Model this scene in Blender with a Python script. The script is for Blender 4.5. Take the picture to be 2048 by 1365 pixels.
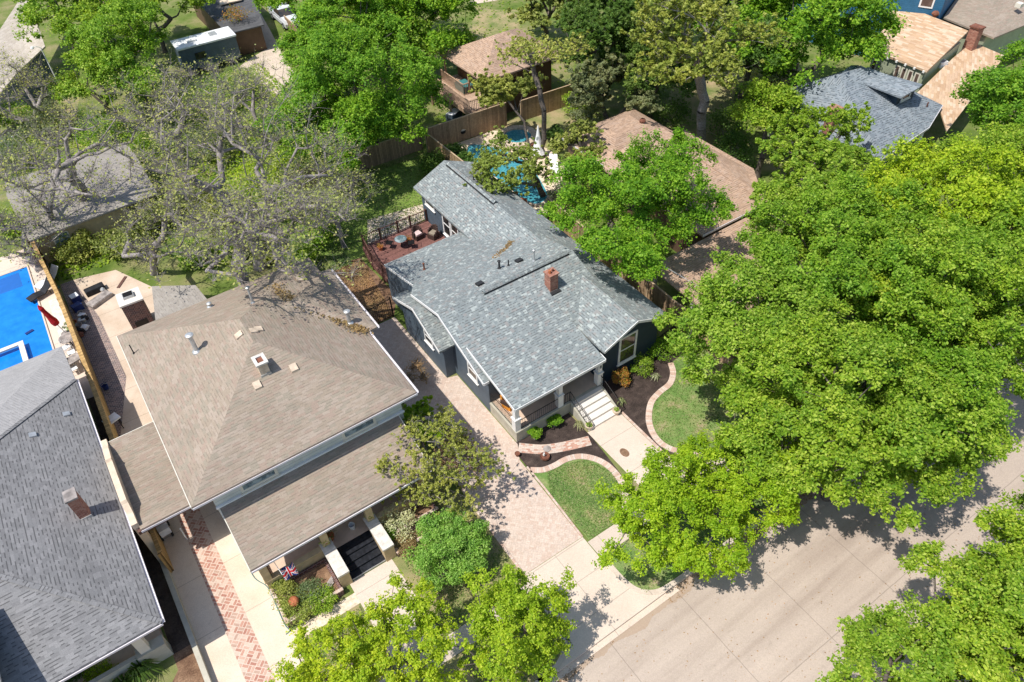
import bpy, math, random
import numpy as np
from math import radians, sin, cos, pi, sqrt
C = bpy.context.scene.collection
for o in list(bpy.data.objects): bpy.data.objects.remove(o)

# ------------------------------------------------------------- camera, sky, sun, exposure
H = 32.0
FPX = 1482.3
PITCH, ROLL, YAW = radians(44.93), radians(-3.16), radians(32.18)
FW = np.array([sin(YAW)*cos(PITCH), cos(YAW)*cos(PITCH), -sin(PITCH)])
_rt = np.array([cos(YAW), -sin(YAW), 0.0]); _up = np.cross(_rt, FW)
RT = _rt*cos(ROLL) + _up*sin(ROLL); UP = _up*cos(ROLL) - _rt*sin(ROLL)
cam = bpy.data.cameras.new("camera"); co = bpy.data.objects.new("camera", cam); C.objects.link(co)
cam.sensor_width = 36; cam.lens = FPX/2048*36; cam.clip_end = 1500
from mathutils import Matrix, Vector
co.matrix_world = Matrix(((RT[0], UP[0], -FW[0], 0), (RT[1], UP[1], -FW[1], 0), (RT[2], UP[2], -FW[2], H), (0, 0, 0, 1)))
S = bpy.context.scene; S.camera = co
S.view_settings.view_transform = 'Standard'; S.view_settings.look = 'None'; S.view_settings.exposure = 0.17; S.view_settings.gamma = 1
w = bpy.data.worlds.new("World"); S.world = w; w.use_nodes = True
sk = w.node_tree.nodes.new('ShaderNodeTexSky'); sk.sky_type = 'NISHITA'; sk.sun_disc = False
sk.sun_elevation = radians(62); sk.sun_rotation = radians(272)
bg = w.node_tree.nodes['Background']; bg.inputs[1].default_value = 0.15
w.node_tree.links.new(sk.outputs[0], bg.inputs[0])
sd = bpy.data.lights.new("sun", 'SUN'); sd.energy = 4.6; sd.angle = radians(0.55); sd.color = (1.0, 0.955, 0.88)
so = bpy.data.objects.new("sun", sd); C.objects.link(so)
LD = Vector((0.455, 0.012, -0.87)); so.rotation_euler = LD.to_track_quat('-Z', 'Y').to_euler(); so.location = (-40, 10, 80)

def at(px, py, z=0.0):                      # a point of the surveyed photo (2048 px wide) at a known height -> x, y
    d = RT*(px-1024)/FPX - UP*(py-682.5)/FPX + FW
    t = (z-H)/d[2]; return (float(d[0]*t), float(d[1]*t))

# ------------------------------------------------------------- material helpers
MT = {}
class NT:
    def __init__(s, name, rough=0.85, spec=0.3):
        s.m = bpy.data.materials.new(name); s.m.use_nodes = True; s.t = s.m.node_tree
        s.b = s.t.nodes['Principled BSDF']; s.b.inputs['Roughness'].default_value = rough
        s.b.inputs['Specular IOR Level'].default_value = spec; MT[name] = s.m
    def n(s, ty, **k):
        x = s.t.nodes.new(ty)
        for a, v in k.items(): setattr(x, a, v)
        return x
    def set(s, sock, v):
        if isinstance(v, (int, float)):
            if sock.type == 'RGBA': sock.default_value = (v, v, v, 1)
            else: sock.default_value = v
        elif isinstance(v, (tuple, list)): sock.default_value = tuple(v) + ((1,) if len(v) == 3 and sock.type == 'RGBA' else ())
        else: s.t.links.new(v, sock)
    def math(s, op, a, b=0.0, c=None):
        x = s.n('ShaderNodeMath', operation=op); s.set(x.inputs[0], a); s.set(x.inputs[1], b)
        if c is not None: s.set(x.inputs[2], c)
        return x.outputs[0]
    def mix(s, f, a, b, mode='MIX'):
        x = s.n('ShaderNodeMix', data_type='RGBA', blend_type=mode)
        s.set(x.inputs[0], f); s.set(x.inputs[6], a); s.set(x.inputs[7], b); return x.outputs[2]
    def co(s, kind='Object'):
        if not hasattr(s, 'tc'): s.tc = s.n('ShaderNodeTexCoord')
        return s.tc.outputs[kind]
    def sep(s, v):
        x = s.n('ShaderNodeSeparateXYZ'); s.set(x.inputs[0], v); return x.outputs
    def comb(s, a, b, c=0.0):
        x = s.n('ShaderNodeCombineXYZ'); s.set(x.inputs[0], a); s.set(x.inputs[1], b); s.set(x.inputs[2], c); return x.outputs[0]
    def noise(s, sc, det=4, vec=None, rough=0.55, out=0):
        x = s.n('ShaderNodeTexNoise'); x.inputs['Scale'].default_value = sc; x.inputs['Detail'].default_value = det
        x.inputs['Roughness'].default_value = rough; s.set(x.inputs['Vector'], vec if vec is not None else s.co()); return x.outputs[out]
    def ramp(s, f, stops, interp='LINEAR'):
        x = s.n('ShaderNodeValToRGB'); r = x.color_ramp; r.interpolation = interp
        while len(r.elements) < len(stops): r.elements.new(0.5)
        for e, (p, c) in zip(r.elements, stops): e.position = p; e.color = (c, c, c, 1) if isinstance(c, (int, float)) else tuple(c) + (1,)
        s.set(x.inputs[0], f); return x.outputs[0]
    def white(s, v):
        x = s.n('ShaderNodeTexWhiteNoise', noise_dimensions='3D'); s.set(x.inputs['Vector'], v); return x.outputs['Value']
    def cells(s, u, v, w_, h_, shift=0.5, seed=0.0):
        vv = s.math('DIVIDE', v, h_); row = s.math('FLOOR', vv)
        if shift == 'r': sh = s.white(s.comb(row, 7.3+seed, 1.1))
        else: sh = s.math('MULTIPLY', s.math('MODULO', s.math('ABSOLUTE', row), 2.0), shift)
        uu = s.math('ADD', s.math('DIVIDE', u, w_), sh); cx = s.math('FLOOR', uu)
        fu = s.math('FRACT', uu); fv = s.math('FRACT', vv)
        r = s.white(s.comb(cx, row, seed))
        def edge(f, sz):
            return s.math('MULTIPLY', s.math('MINIMUM', f, s.math('SUBTRACT', 1.0, f)), sz)
        e = s.math('MINIMUM', edge(fu, w_), edge(fv, h_))
        return r, fu, fv, e
    def bump(s, h, st=0.4, dist=0.02):
        x = s.n('ShaderNodeBump'); x.inputs['Strength'].default_value = st; x.inputs['Distance'].default_value = dist
        s.set(x.inputs['Height'], h); s.t.links.new(x.outputs[0], s.b.inputs['Normal'])
    def col(s, c): s.set(s.b.inputs['Base Color'], c); return s.m

def plain(name, c, rough=0.7, var=0.12, sc=3.0, metal=0.0, spec=0.3):
    a = NT(name, rough, spec); f = a.noise(sc, 5)
    a.b.inputs['Metallic'].default_value = metal
    lo = tuple(x*(1-var*1.6) for x in c); hi = tuple(min(1, x*(1+var)) for x in c)
    return a.col(a.ramp(f, [(0.3, lo), (0.7, hi)]))

def shingle(name, cols, wd=0.30, ht=0.145, line=0.5, stain=0.25, seed=0.0):
    a = NT(name, 0.93, 0.15); uv = a.sep(a.co('UV'))
    r, fu, fv, e = a.cells(uv[0], uv[1], wd, ht, 'r', seed)
    n = len(cols); c = a.ramp(r, [(i/n, cols[i]) for i in range(n)], 'CONSTANT')
    sh = a.math('LESS_THAN', fv, 0.3); r2 = a.white(a.comb(a.math('FLOOR', a.math('DIVIDE', uv[0], wd*0.5)), a.math('FLOOR', a.math('DIVIDE', uv[1], ht)), 5.0))
    sh = a.math('MULTIPLY', sh, a.math('GREATER_THAN', r2, 0.5))  # shadow under random tabs, painted in as dark dashes along each course
    c = a.mix(a.math('MULTIPLY', sh, line), c, tuple(x*0.35 for x in cols[0]))
    f = a.noise(0.35, 6, rough=0.65); c = a.mix(a.math('MULTIPLY', a.ramp(f, [(0.42, 0.0), (0.72, 1.0)]), stain), c, tuple(x*0.5 for x in cols[0]))
    g = a.noise(45.0, 2); c = a.mix(0.5, c, a.mix(1.0, c, a.ramp(g, [(0.3, 0.55), (0.7, 1.3)]), 'MULTIPLY'))
    a.bump(a.math('ADD', a.math('MULTIPLY', fv, -1.0), a.math('MULTIPLY', r, 0.4)), 0.6, 0.012)
    return a.col(c)

def bricks(name, cols, mortar, wd=0.2, ht=0.075, m=0.006, uvk='UV', rot=0.0, dirt=0.25, scl=1.0, basket=False, rough=0.85):
    a = NT(name, rough, 0.2); uv = a.sep(a.co(uvk)); u, v = uv[0], uv[1]
    if rot:
        cu, su = cos(rot), sin(rot)
        u2 = a.math('ADD', a.math('MULTIPLY', u, cu), a.math('MULTIPLY', v, su)); v2 = a.math('SUBTRACT', a.math('MULTIPLY', v, cu), a.math('MULTIPLY', u, su)); u, v = u2, v2
    r, fu, fv, e = a.cells(u, v, wd, ht)
    if basket:
        B = wd; par = a.math('MODULO', a.math('ABSOLUTE', a.math('ADD', a.math('FLOOR', a.math('DIVIDE', u, B)), a.math('FLOOR', a.math('DIVIDE', v, B)))), 2.0)
        r1, _, _, e1 = a.cells(u, v, B, ht, 0.0); r2, _, _, e2 = a.cells(v, u, B, ht, 0.0, 3.0)
        r = a.math('ADD', a.math('MULTIPLY', par, r1), a.math('MULTIPLY', a.math('SUBTRACT', 1.0, par), r2))
        e = a.math('ADD', a.math('MULTIPLY', par, e1), a.math('MULTIPLY', a.math('SUBTRACT', 1.0, par), e2))
    n = len(cols); c = a.ramp(r, [(i/n, cols[i]) for i in range(n)], 'CONSTANT')
    c = a.mix(a.math('LESS_THAN', e, m), c, mortar)
    f = a.noise(0.8*scl, 6, vec=a.co('Object')); c = a.mix(a.math('MULTIPLY', a.ramp(f, [(0.4, 0.0), (0.7, 1.0)]), dirt), c, tuple(x*0.45 for x in cols[0]))
    g = a.noise(14.0, 3, vec=a.co('Object')); c = a.mix(0.5, c, a.mix(1.0, c, a.ramp(g, [(0.3, 0.7), (0.7, 1.2)]), 'MULTIPLY'))
    return a.col(c)

def concrete(name, c, c2, joint=None, sc=0.5, amt=0.6, crack=False):
    a = NT(name, 0.9, 0.2); f = a.noise(sc, 7, rough=0.6); k = a.mix(a.math('MULTIPLY', a.ramp(f, [(0.35, 0.0), (0.68, 1.0)]), amt), c, c2)
    g = a.noise(22.0, 4); k = a.mix(0.6, k, a.mix(1.0, k, a.ramp(g, [(0.3, 0.78), (0.7, 1.13)]), 'MULTIPLY'))
    f2 = a.noise(3.2, 5); k = a.mix(a.math('MULTIPLY', a.ramp(f2, [(0.62, 0.0), (0.78, 1.0)]), 0.35), k, tuple(x*0.6 for x in c2))
    if name == 'road concrete':
        st_ = a.noise(1.0, 5, vec=a.comb(a.math('MULTIPLY', a.sep(a.co())[0], .07), a.math('MULTIPLY', a.sep(a.co())[1], 1.1)))
        k = a.mix(1.0, k, a.ramp(st_, [(.3, (.80, .78, .77)), (.5, 1.0), (.7, 1.08)]), 'MULTIPLY')
        ge = a.math('SUBTRACT', 9.75, a.math('MULTIPLY', a.noise(.8, 4), 1.1)); k = a.mix(a.math('MULTIPLY', a.math('GREATER_THAN', a.sep(a.co())[1], ge), .45), k, (.34,.22,.13))
    if joint:
        p = a.sep(a.co()); d = None
        for ax, off, per in joint:
            q = a.math('SUBTRACT', p[ax], off)
            if per: q = a.math('SUBTRACT', a.math('FLOORED_MODULO', a.math('ADD', q, per/2), per), per/2)
            q = a.math('ABSOLUTE', a.math('ADD', q, a.math('MULTIPLY', a.math('SUBTRACT', a.noise(1.5, 3), 0.5), 0.05)))
            d = q if d is None else a.math('MINIMUM', d, q)
        k = a.mix(a.math('MULTIPLY', a.math('LESS_THAN', d, 0.018), 0.45), k, tuple(x*0.35 for x in c2))
    return a.col(k)

def turf(name, stops, sc=1.2, fine=30.0, rough=0.95, amt=0.7):
    a = NT(name, rough, 0.1); f = a.noise(sc, 7, rough=0.62); k = a.ramp(f, stops)
    g = a.noise(fine, 4, rough=0.7); k = a.mix(amt, k, a.mix(1.0, k, a.ramp(g, [(0.25, 0.45), (0.5, 1.0), (0.75, 1.55)]), 'MULTIPLY'))
    a.bump(g, 0.6, 0.04); return a.col(k)

def leafm(name, cols, tr=0.45, big=0.5):
    a = NT(name, 0.6, 0.25); g = a.n('ShaderNodeNewGeometry'); r = g.outputs['Random Per Island']
    n = len(cols); c = a.ramp(r, [(i/max(1, n-1), cols[i]) for i in range(n)])
    f = a.noise(big, 3); c = a.mix(0.8, c, a.mix(1.0, c, a.ramp(f, [(0.3, (0.68, 0.8, 0.7)), (0.7, (1.25, 1.12, 1.0))]), 'MULTIPLY'))
    oi = a.n('ShaderNodeObjectInfo').outputs['Random']; c = a.mix(1.0, c, a.ramp(oi, [(0.0, (.82, .92, .8)), (0.35, (1.08, 1.02, .9)), (0.7, (.92, .95, 1.1)), (1.0, (1.15, 1.06, 1.0))]), 'MULTIPLY')
    a.col(c); t = a.n('ShaderNodeBsdfTranslucent'); a.set(t.inputs[0], a.mix(1.0, c, (1.5, 1.45, 0.8), 'MULTIPLY'))
    m = a.n('ShaderNodeMixShader'); m.inputs[0].default_value = tr
    a.t.links.new(a.b.outputs[0], m.inputs[1]); a.t.links.new(t.outputs[0], m.inputs[2])
    a.t.links.new(m.outputs[0], a.t.nodes['Material Output'].inputs['Surface']); return a.m

def siding(name, c, per=0.13, rough=0.6):
    a = NT(name, rough, 0.3); z = a.sep(a.co())[2]; f = a.math('FRACT', a.math('DIVIDE', z, per))
    g = a.noise(2.0, 4); k = a.mix(1.0, c, a.ramp(g, [(0.3, 0.85), (0.7, 1.08)]), 'MULTIPLY')
    k = a.mix(a.math('MULTIPLY', a.math('LESS_THAN', f, 0.14), 0.5), k, tuple(x*0.4 for x in c)); a.bump(f, 0.5, 0.015); return a.col(k)

def planks(name, c, ax=0, per=0.14, rough=0.75, var=0.25, gap=0.1):
    a = NT(name, rough, 0.2); p = a.sep(a.co()); q = a.math('DIVIDE', a.math('ADD', p[ax], a.math('MULTIPLY', p[1-ax], 0.0)) if ax < 2 else p[ax], per)
    r = a.white(a.comb(a.math('FLOOR', q), 3.0, 1.0)); k = a.ramp(r, [(0.0, tuple(x*(1-var) for x in c)), (1.0, tuple(x*(1+var) for x in c))])
    g = a.noise(6.0, 4); k = a.mix(1.0, k, a.ramp(g, [(0.3, 0.75), (0.7, 1.15)]), 'MULTIPLY')
    k = a.mix(a.math('LESS_THAN', a.math('FRACT', q), gap), k, tuple(x*0.3 for x in c)); return a.col(k)

shingle('blue shingles', [(.245,.27,.27), (.27,.295,.293), (.225,.25,.252), (.30,.328,.322), (.255,.285,.285), (.39,.425,.41), (.275,.27,.262), (.22,.25,.255), (.245,.27,.272)], 0.19, 0.15, 0.7, 0.22)
shingle('brown shingles', [(.325,.265,.205), (.35,.285,.225), (.335,.258,.205), (.305,.262,.205), (.365,.30,.242)], 0.34, 0.14, 0.3, 0.3, 2.0)
shingle('dark slate shingles', [(.222,.22,.223), (.243,.24,.242), (.203,.2,.203), (.265,.26,.263), (.233,.229,.232)], 0.30, 0.145, 0.75, 0.3, 3.0)
shingle('brightened slate shingles', [(.36,.35,.345), (.38,.368,.362), (.345,.335,.33)], 0.32, 0.145, 0.25, 0.15, 4.0)  # slate made paler: the rear slope's different light is put into this colour
shingle('tan shingles', [(.44,.30,.215), (.49,.34,.245), (.40,.275,.2), (.46,.33,.25)], 0.36, 0.15, 0.6, 0.2, 5.0)
shingle('golden shingles', [(.55,.37,.23), (.62,.44,.29), (.50,.33,.205), (.66,.50,.36), (.56,.39,.26)], 0.62, 0.21, 0.15, 0.12, 6.0)
shingle('cool gray shingles', [(.22,.255,.285), (.255,.29,.32), (.195,.225,.255), (.27,.3,.33)], 0.3, 0.16, 0.9, 0.12, 7.0)
shingle('weathered shingles', [(.33,.30,.265), (.35,.32,.285), (.31,.28,.25)], 0.3, 0.15, 0.3, 0.3, 8.0)
shingle('beige roofing', [(.56,.49,.42), (.60,.53,.46), (.53,.46,.39)], 0.5, 0.3, 0.1, 0.1, 10.0)
shingle('charcoal roofing', [(.10,.10,.105), (.12,.12,.125)], 0.5, 0.3, 0.3, 0.3, 9.0)
bricks('red brick', [(.34,.13,.085), (.39,.165,.11), (.29,.105,.07), (.42,.2,.14)], (.38,.30,.25), uvk='UV')
bricks('dark brick', [(.10,.045,.04), (.14,.06,.05), (.075,.035,.035), (.17,.075,.06)], (.30,.26,.25), m=0.009, ht=0.09, wd=0.22)
bricks('herringbone brick', [(.44,.23,.17), (.50,.28,.21), (.41,.2,.15), (.55,.36,.28), (.47,.32,.25), (.6,.46,.37)], (.64,.52,.43), wd=0.30, ht=0.15, m=0.015, uvk='Object', rot=pi/4, basket=True, dirt=0.15)
bricks('pink pavers', [(.56,.44,.36), (.60,.48,.40), (.54,.41,.335), (.59,.485,.41), (.56,.455,.385), (.63,.51,.43)], (.52,.41,.34), wd=0.22, ht=0.11, m=0.008, uvk='Object', rot=pi/4, basket=True, dirt=0.1)
bricks('edging brick', [(.60,.45,.37), (.66,.52,.44), (.55,.38,.30), (.63,.53,.46)], (.44,.34,.28), wd=0.11, ht=0.34, m=0.007)
bricks('walk brick', [(.58,.42,.34), (.64,.52,.44), (.50,.27,.20), (.60,.50,.43), (.66,.55,.48)], (.46,.37,.31), wd=0.21, ht=0.10, m=0.007)
bricks('patio brick', [(.17,.12,.11), (.22,.155,.14), (.13,.10,.10), (.3,.2,.17)], (.42,.36,.33), wd=0.22, ht=0.11, m=0.013, uvk='Object')
concrete('road concrete', (.49,.405,.335), (.41,.335,.28), [(1, 4.1, 0), (0, 14.05, 3.95)], 0.16, 0.8)
concrete('drive concrete', (.66,.55,.455), (.56,.45,.365), [(0, 10.6, 0), (1, 12.4, 1.6)], 0.5)
concrete('pale concrete', (.72,.61,.49), (.62,.48,.36), [(1, 20.0, 3.0)], 0.6, 0.7)
concrete('walk concrete', (.66,.55,.46), (.54,.44,.36), [(1, 15.6, 2.2)], 0.6)
concrete('side walk concrete', (.60,.50,.42), (.5,.42,.35), [(0, 12.9, 1.5)], 0.7)
concrete('white step concrete', (.74,.69,.63), (.64,.58,.52), None, 0.8)
concrete('kerb concrete', (.62,.53,.44), (.46,.36,.28), [(0, 1.0, 3.0)], 1.2)
concrete('patio concrete', (.64,.52,.41), (.48,.36,.26), [(1, 40.0, 2.6)], 0.55, 0.8)
concrete('pool deck concrete', (.68,.57,.48), (.60,.48,.39), [(1, 47.5, 3.4)], 0.6, 0.6)
concrete('mottled coping', (.74,.70,.64), (.42,.38,.33), None, 3.5, 0.7)
turf('lawn', [(0.30, (.10,.19,.045)), (0.45, (.16,.25,.07)), (0.56, (.24,.28,.11)), (0.66, (.36,.28,.18))], 0.8, 22.0, amt=0.85)
turf('dry lawn', [(0.30, (.13,.18,.05)), (0.45, (.24,.24,.10)), (0.6, (.36,.29,.16)), (0.75, (.42,.31,.19))], 0.6)
turf('yard', [(0.30, (.07,.12,.02)), (0.45, (.13,.18,.04)), (0.58, (.22,.22,.09)), (0.72, (.34,.27,.17))], 0.35)
turf('bright grass', [(0.3, (.12,.20,.03)), (0.7, (.24,.32,.08))], 0.9)
turf('bark mulch', [(0.3, (.11,.06,.038)), (0.5, (.20,.12,.075)), (0.7, (.30,.19,.12))], 1.6, 16.0, amt=0.95)
turf('black mulch', [(0.3, (.035,.027,.024)), (0.55, (.065,.048,.042)), (0.75, (.12,.09,.075))], 2.0, 18.0, amt=0.95)
turf('gravel alley', [(0.3, (.50,.41,.33)), (0.6, (.62,.52,.42)), (0.75, (.38,.33,.2))], 1.0, 12.0)
turf('flagstone', [(0.35, (.62,.49,.36)), (0.6, (.72,.60,.46)), (0.75, (.45,.35,.25))], 2.2, 6.0)
turf('dark soil', [(0.3, (.05,.035,.028)), (0.7, (.12,.09,.07))], 1.5, 14.0)
siding('navy siding', (.022,.045,.075)); siding('blue gray siding', (.10,.135,.175)); siding('cream siding', (.62,.64,.60), 0.2)
siding('sage siding', (.40,.44,.31), 0.16); siding('bright blue siding', (.035,.145,.27), 0.16); siding('brown siding', (.14,.085,.055))
plain('white trim', (.80,.79,.77), 0.5, 0.04); plain('cream trim', (.70,.66,.56), 0.6, 0.06); plain('tan stucco', (.52,.40,.24), 0.9, 0.12)
plain('beige stucco', (.70,.56,.42), 0.9, 0.1); plain('porch beige', (.47,.44,.36), 0.85, 0.1); plain('porch floor', (.62,.47,.36), 0.7, 0.08)
plain('black iron', (.018,.016,.016), 0.45, 0.1, metal=0.3); plain('dark paint', (.02,.022,.028), 0.35, 0.35, 6.0)
plain('galvanised steel', (.52,.53,.53), 0.4, 0.15, metal=0.5); plain('black vent', (.03,.03,.032), 0.6); plain('soffit', (.28,.26,.23))
plain('terracotta', (.42,.14,.06)); plain('green plastic', (.015,.20,.12), 0.4); plain('navy plastic', (.02,.04,.16), 0.4); plain('white plastic', (.78,.79,.8), 0.35)
plain('red fabric', (.42,.012,.015), 0.8, 0.2, 5.0); plain('white fabric', (.82,.82,.83), 0.8, 0.05); plain('black fabric', (.02,.02,.024), 0.7, 0.3)
plain('pink fabric', (.70,.52,.50), 0.8); plain('orange fabric', (.75,.30,.04)); plain('wicker', (.075,.045,.038), 0.7, 0.3, 20.0)
plain('bark', (.14,.115,.098), 0.9, 0.3, 8.0); plain('pale bark', (.33,.295,.265), 0.9, 0.3, 10.0); plain('twig', (.36,.32,.29), 0.9, 0.25, 6.0)
plain('grey twig', (.30,.265,.25), 0.9, 0.3, 3.0); plain('cane', (.30,.25,.19)); plain('stone gray', (.34,.30,.28), 0.85, 0.3); plain('sandstone', (.62,.50,.38), 0.85, 0.2)
plain('truck paint', (.66,.68,.70), 0.25, 0.03, spec=0.6); plain('rubber', (.02,.02,.02), 0.8); plain('rust', (.20,.08,.05), 0.8, 0.3)
plain('dark straw', (.20,.10,.06), 0.9, 0.3); plain('gutter white', (.74,.71,.74), 0.4, 0.04); plain('teal paint', (.05,.2,.2)); plain('purple', (.2,.1,.3))
plain('union red', (.55,.02,.03), 0.8, .05); plain('union blue', (.02,.03,.16), 0.8, .05)
planks('weathered fence wood', (.36,.245,.15), 0); planks('weathered fence wood y', (.36,.245,.15), 1); planks('honey fence wood', (.50,.32,.13), 1)
planks('deck boards', (.20,.095,.08), 1, 0.13); planks('pale deck boards', (.52,.37,.27), 1, 0.13); plain('timber', (.42,.28,.19)); plain('dark timber', (.13,.065,.05)); plain('fence cap', (.50,.37,.24))
a = NT('window glass', 0.06, 0.9); a.col(a.ramp(a.noise(1.3, 2), [(0.4, (.02,.022,.025)), (0.65, (.07,.055,.04))]))
a = NT('sky glass', 0.12, 1.0); a.col(a.ramp(a.noise(2.5, 3), [(0.45, (.10,.15,.17)), (0.6, (.35,.42,.44))]))
a = NT('screen glass', 0.4, 0.4); a.col(a.ramp(a.noise(2, 2), [(0.4, (.10,.065,.055)), (0.65, (.16,.11,.09))]))
a = NT('blue pool water', 0.04, 0.6); f = a.noise(1.6, 3, vec=a.co()); a.col(a.ramp(f, [(0.3, (.004,.17,.60)), (0.7, (.012,.23,.74))])); a.bump(a.noise(5.0, 3), 0.12, 0.05)
a = NT('teal pool water', 0.05, 0.6); a.col(a.ramp(a.noise(9.0, 3), [(0.35, (.03,.20,.26)), (0.65, (.10,.38,.44))])); a.bump(a.noise(4.0, 3), 0.12, 0.05)
plain('pool shell', (.02,.13,.46), 0.4, 0.05)
leafm('maple leaves', [(.075,.205,.01), (.135,.295,.016), (.205,.39,.025), (.31,.49,.05)], .36)
leafm('oak leaves', [(.105,.225,.014), (.19,.33,.022), (.29,.44,.035), (.42,.54,.10)], .36)
leafm('lime leaves', [(.18,.31,.01), (.28,.42,.014), (.39,.52,.024), (.50,.6,.06)], .36)
leafm('olive leaves', [(.17,.21,.04), (.27,.32,.06), (.37,.42,.09), (.46,.48,.16)], .36)
leafm('pecan leaves', [(.24,.29,.07), (.33,.38,.10), (.42,.46,.15), (.45,.45,.2)], 0.36)
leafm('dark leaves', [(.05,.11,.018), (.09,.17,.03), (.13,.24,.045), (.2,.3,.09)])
leafm('globe leaves', [(.11,.24,.025), (.18,.36,.04), (.27,.47,.07), (.42,.6,.15)], 0.3, 2.0)
leafm('grey leaves', [(.18,.23,.12), (.26,.31,.18), (.33,.36,.22)])
leafm('rust leaves', [(.17,.18,.02), (.3,.26,.04), (.5,.18,.035), (.6,.3,.08)], 0.35, 3.0)
leafm('blade leaves', [(.26,.30,.12), (.45,.45,.25), (.55,.52,.33)], 0.2)
leafm('grass leaves', [(.07,.14,.025), (.15,.25,.05), (.24,.32,.09), (.38,.33,.17)], .2, .8)
leafm('straw leaves', [(.30,.19,.1), (.40,.27,.15), (.22,.13,.07)], 0.2)
leafm('white flowers', [(.45,.5,.22), (.6,.62,.35), (.75,.72,.5)], 0.3)

# ------------------------------------------------------------- object helpers
def mk(name, verts, faces, mat, uvs=None):
    me = bpy.data.meshes.new(name); me.from_pydata([tuple(v) for v in verts], [], faces); me.materials.append(MT[mat])
    if uvs is not None:
        l = me.uv_layers.new(name='UVMap'); l.data.foreach_set('uv', np.array([c for f in uvs for p in f for c in p], dtype=np.float32))
    me.update(); return me
def wl(o):
    v = np.zeros(3)
    while o is not None: v = v + np.array(o.location); o = o.parent
    return v
class MB:
    def __init__(s): s.v = []; s.f = []; s.u = []
    def face(s, pts, uv=None):
        b = len(s.v); P = [np.array(p, float) for p in pts]; s.v += P; s.f.append(tuple(range(b, b+len(P))))
        if uv is None:
            nn = np.cross(P[1]-P[0], P[2]-P[0]); L = np.linalg.norm(nn); nn = nn/L if L > 1e-9 else np.array([0, 0, 1.])
            e = np.array([1., 0, 0]) if abs(nn[2]) > 0.999 else np.cross(np.array([0, 0, 1.]), nn); e = e/np.linalg.norm(e)
            k = np.cross(nn, e); uv = [(p@e, p@k) for p in P]
        s.u.append(uv); return s
    def solid(s, top, bot):                 # matching loops, top CCW from outside
        n = len(top); s.face(top); s.face(bot[::-1])
        for i in range(n):
            j = (i+1) % n; s.face([top[j], top[i], bot[i], bot[j]])
        return s
    def slab(s, top, th=0.12): return s.solid(top, [(p[0], p[1], p[2]-th) for p in top])
    def prism(s, poly, z0, z1): return s.solid([(p[0], p[1], z1) for p in poly], [(p[0], p[1], z0) for p in poly])
    def box(s, x0, x1, y0, y1, z0, z1): return s.prism([(x0, y0), (x1, y0), (x1, y1), (x0, y1)], z0, z1)
    def obox(s, c, sx, sy, z0, z1, a=0.0):
        ca, sa = cos(a), sin(a)
        return s.prism([(c[0]+x*ca-y*sa, c[1]+x*sa+y*ca) for x, y in ((-sx/2, -sy/2), (sx/2, -sy/2), (sx/2, sy/2), (-sx/2, sy/2))], z0, z1)
    def wall(s, pts, dv):                   # polygon extruded by dv
        A = [np.array(p, float) for p in pts]; B = [p+np.array(dv, float) for p in A]
        return s.solid(A, B)
    def tube(s, p0, p1, r0, r1=None, n=8):
        r1 = r0 if r1 is None else r1; p0 = np.array(p0, float); p1 = np.array(p1, float); d = p1-p0; d /= np.linalg.norm(d)+1e-9
        a = np.cross(d, [0, 0, 1.]) if abs(d[2]) < 0.9 else np.cross(d, [1., 0, 0]); a /= np.linalg.norm(a); b = np.cross(d, a)
        A = [p0+r0*(a*cos(t)+b*sin(t)) for t in np.linspace(0, 2*pi, n, endpoint=False)]
        B = [p1+r1*(a*cos(t)+b*sin(t)) for t in np.linspace(0, 2*pi, n, endpoint=False)]
        return s.solid(B, A)
    def path(s, pts, r, n=6):
        for p, q in zip(pts[:-1], pts[1:]): s.tube(p, q, r, r, n)
        return s
    def lathe(s, c, prof, n=16):            # prof = [(r, z)...]
        R = [[(c[0]+r*cos(t), c[1]+r*sin(t), c[2]+z) for t in np.linspace(0, 2*pi, n, endpoint=False)] for r, z in prof]
        for A, B in zip(R[:-1], R[1:]):
            for i in range(n): j = (i+1) % n; s.face([A[i], A[j], B[j], B[i]])
        s.face(R[-1]); s.face(R[0][::-1]); return s
    def blob(s, c, rx, ry, rz, seed=0, rough=0.18, nu=14, nv=8):
        rg = random.Random(seed); R = []
        for j in range(1, nv):
            ph = pi*j/nv-pi/2; row = []
            for i in range(nu):
                k = 1+rough*(rg.random()-0.5)*2; t = 2*pi*i/nu
                row.append((c[0]+rx*k*cos(ph)*cos(t), c[1]+ry*k*cos(ph)*sin(t), c[2]+rz*k*sin(ph)))
            R.append(row)
        for A, B in zip(R[:-1], R[1:]):
            for i in range(nu): j = (i+1) % nu; s.face([A[i], A[j], B[j], B[i]])
        s.face(R[-1]); s.face(R[0][::-1]); return s
    def build(s, name, mat, parent=None, **pr):
        off = wl(parent) if parent is not None else np.zeros(3)
        o = bpy.data.objects.new(name, mk(name, [v-off for v in s.v], s.f, mat, s.u)); C.objects.link(o)
        if parent is not None: o.parent = parent
        for k, v in pr.items(): o[k] = v
        return o
def thing(name, label, cat, loc=(0, 0, 0), group=None):
    o = bpy.data.objects.new(name, None); C.objects.link(o); o.location = loc; o.empty_display_size = 0.2
    o['label'] = label; o['category'] = cat
    if group: o['group'] = group
    bpy.context.view_layer.update(); return o
def ground(name, poly, z, mat, th=None, kind='structure'):
    m = MB(); P = [(p[0], p[1], z) for p in poly]
    A = sum(P[i][0]*P[(i+1) % len(P)][1]-P[(i+1) % len(P)][0]*P[i][1] for i in range(len(P)))
    if A < 0: P = P[::-1]
    m.slab(P, th) if th else m.face(P)
    o = m.build(name, mat); o['kind'] = kind; return o
def rect(x0, x1, y0, y1): return [(x0, y0), (x1, y0), (x1, y1), (x0, y1)]
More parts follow.
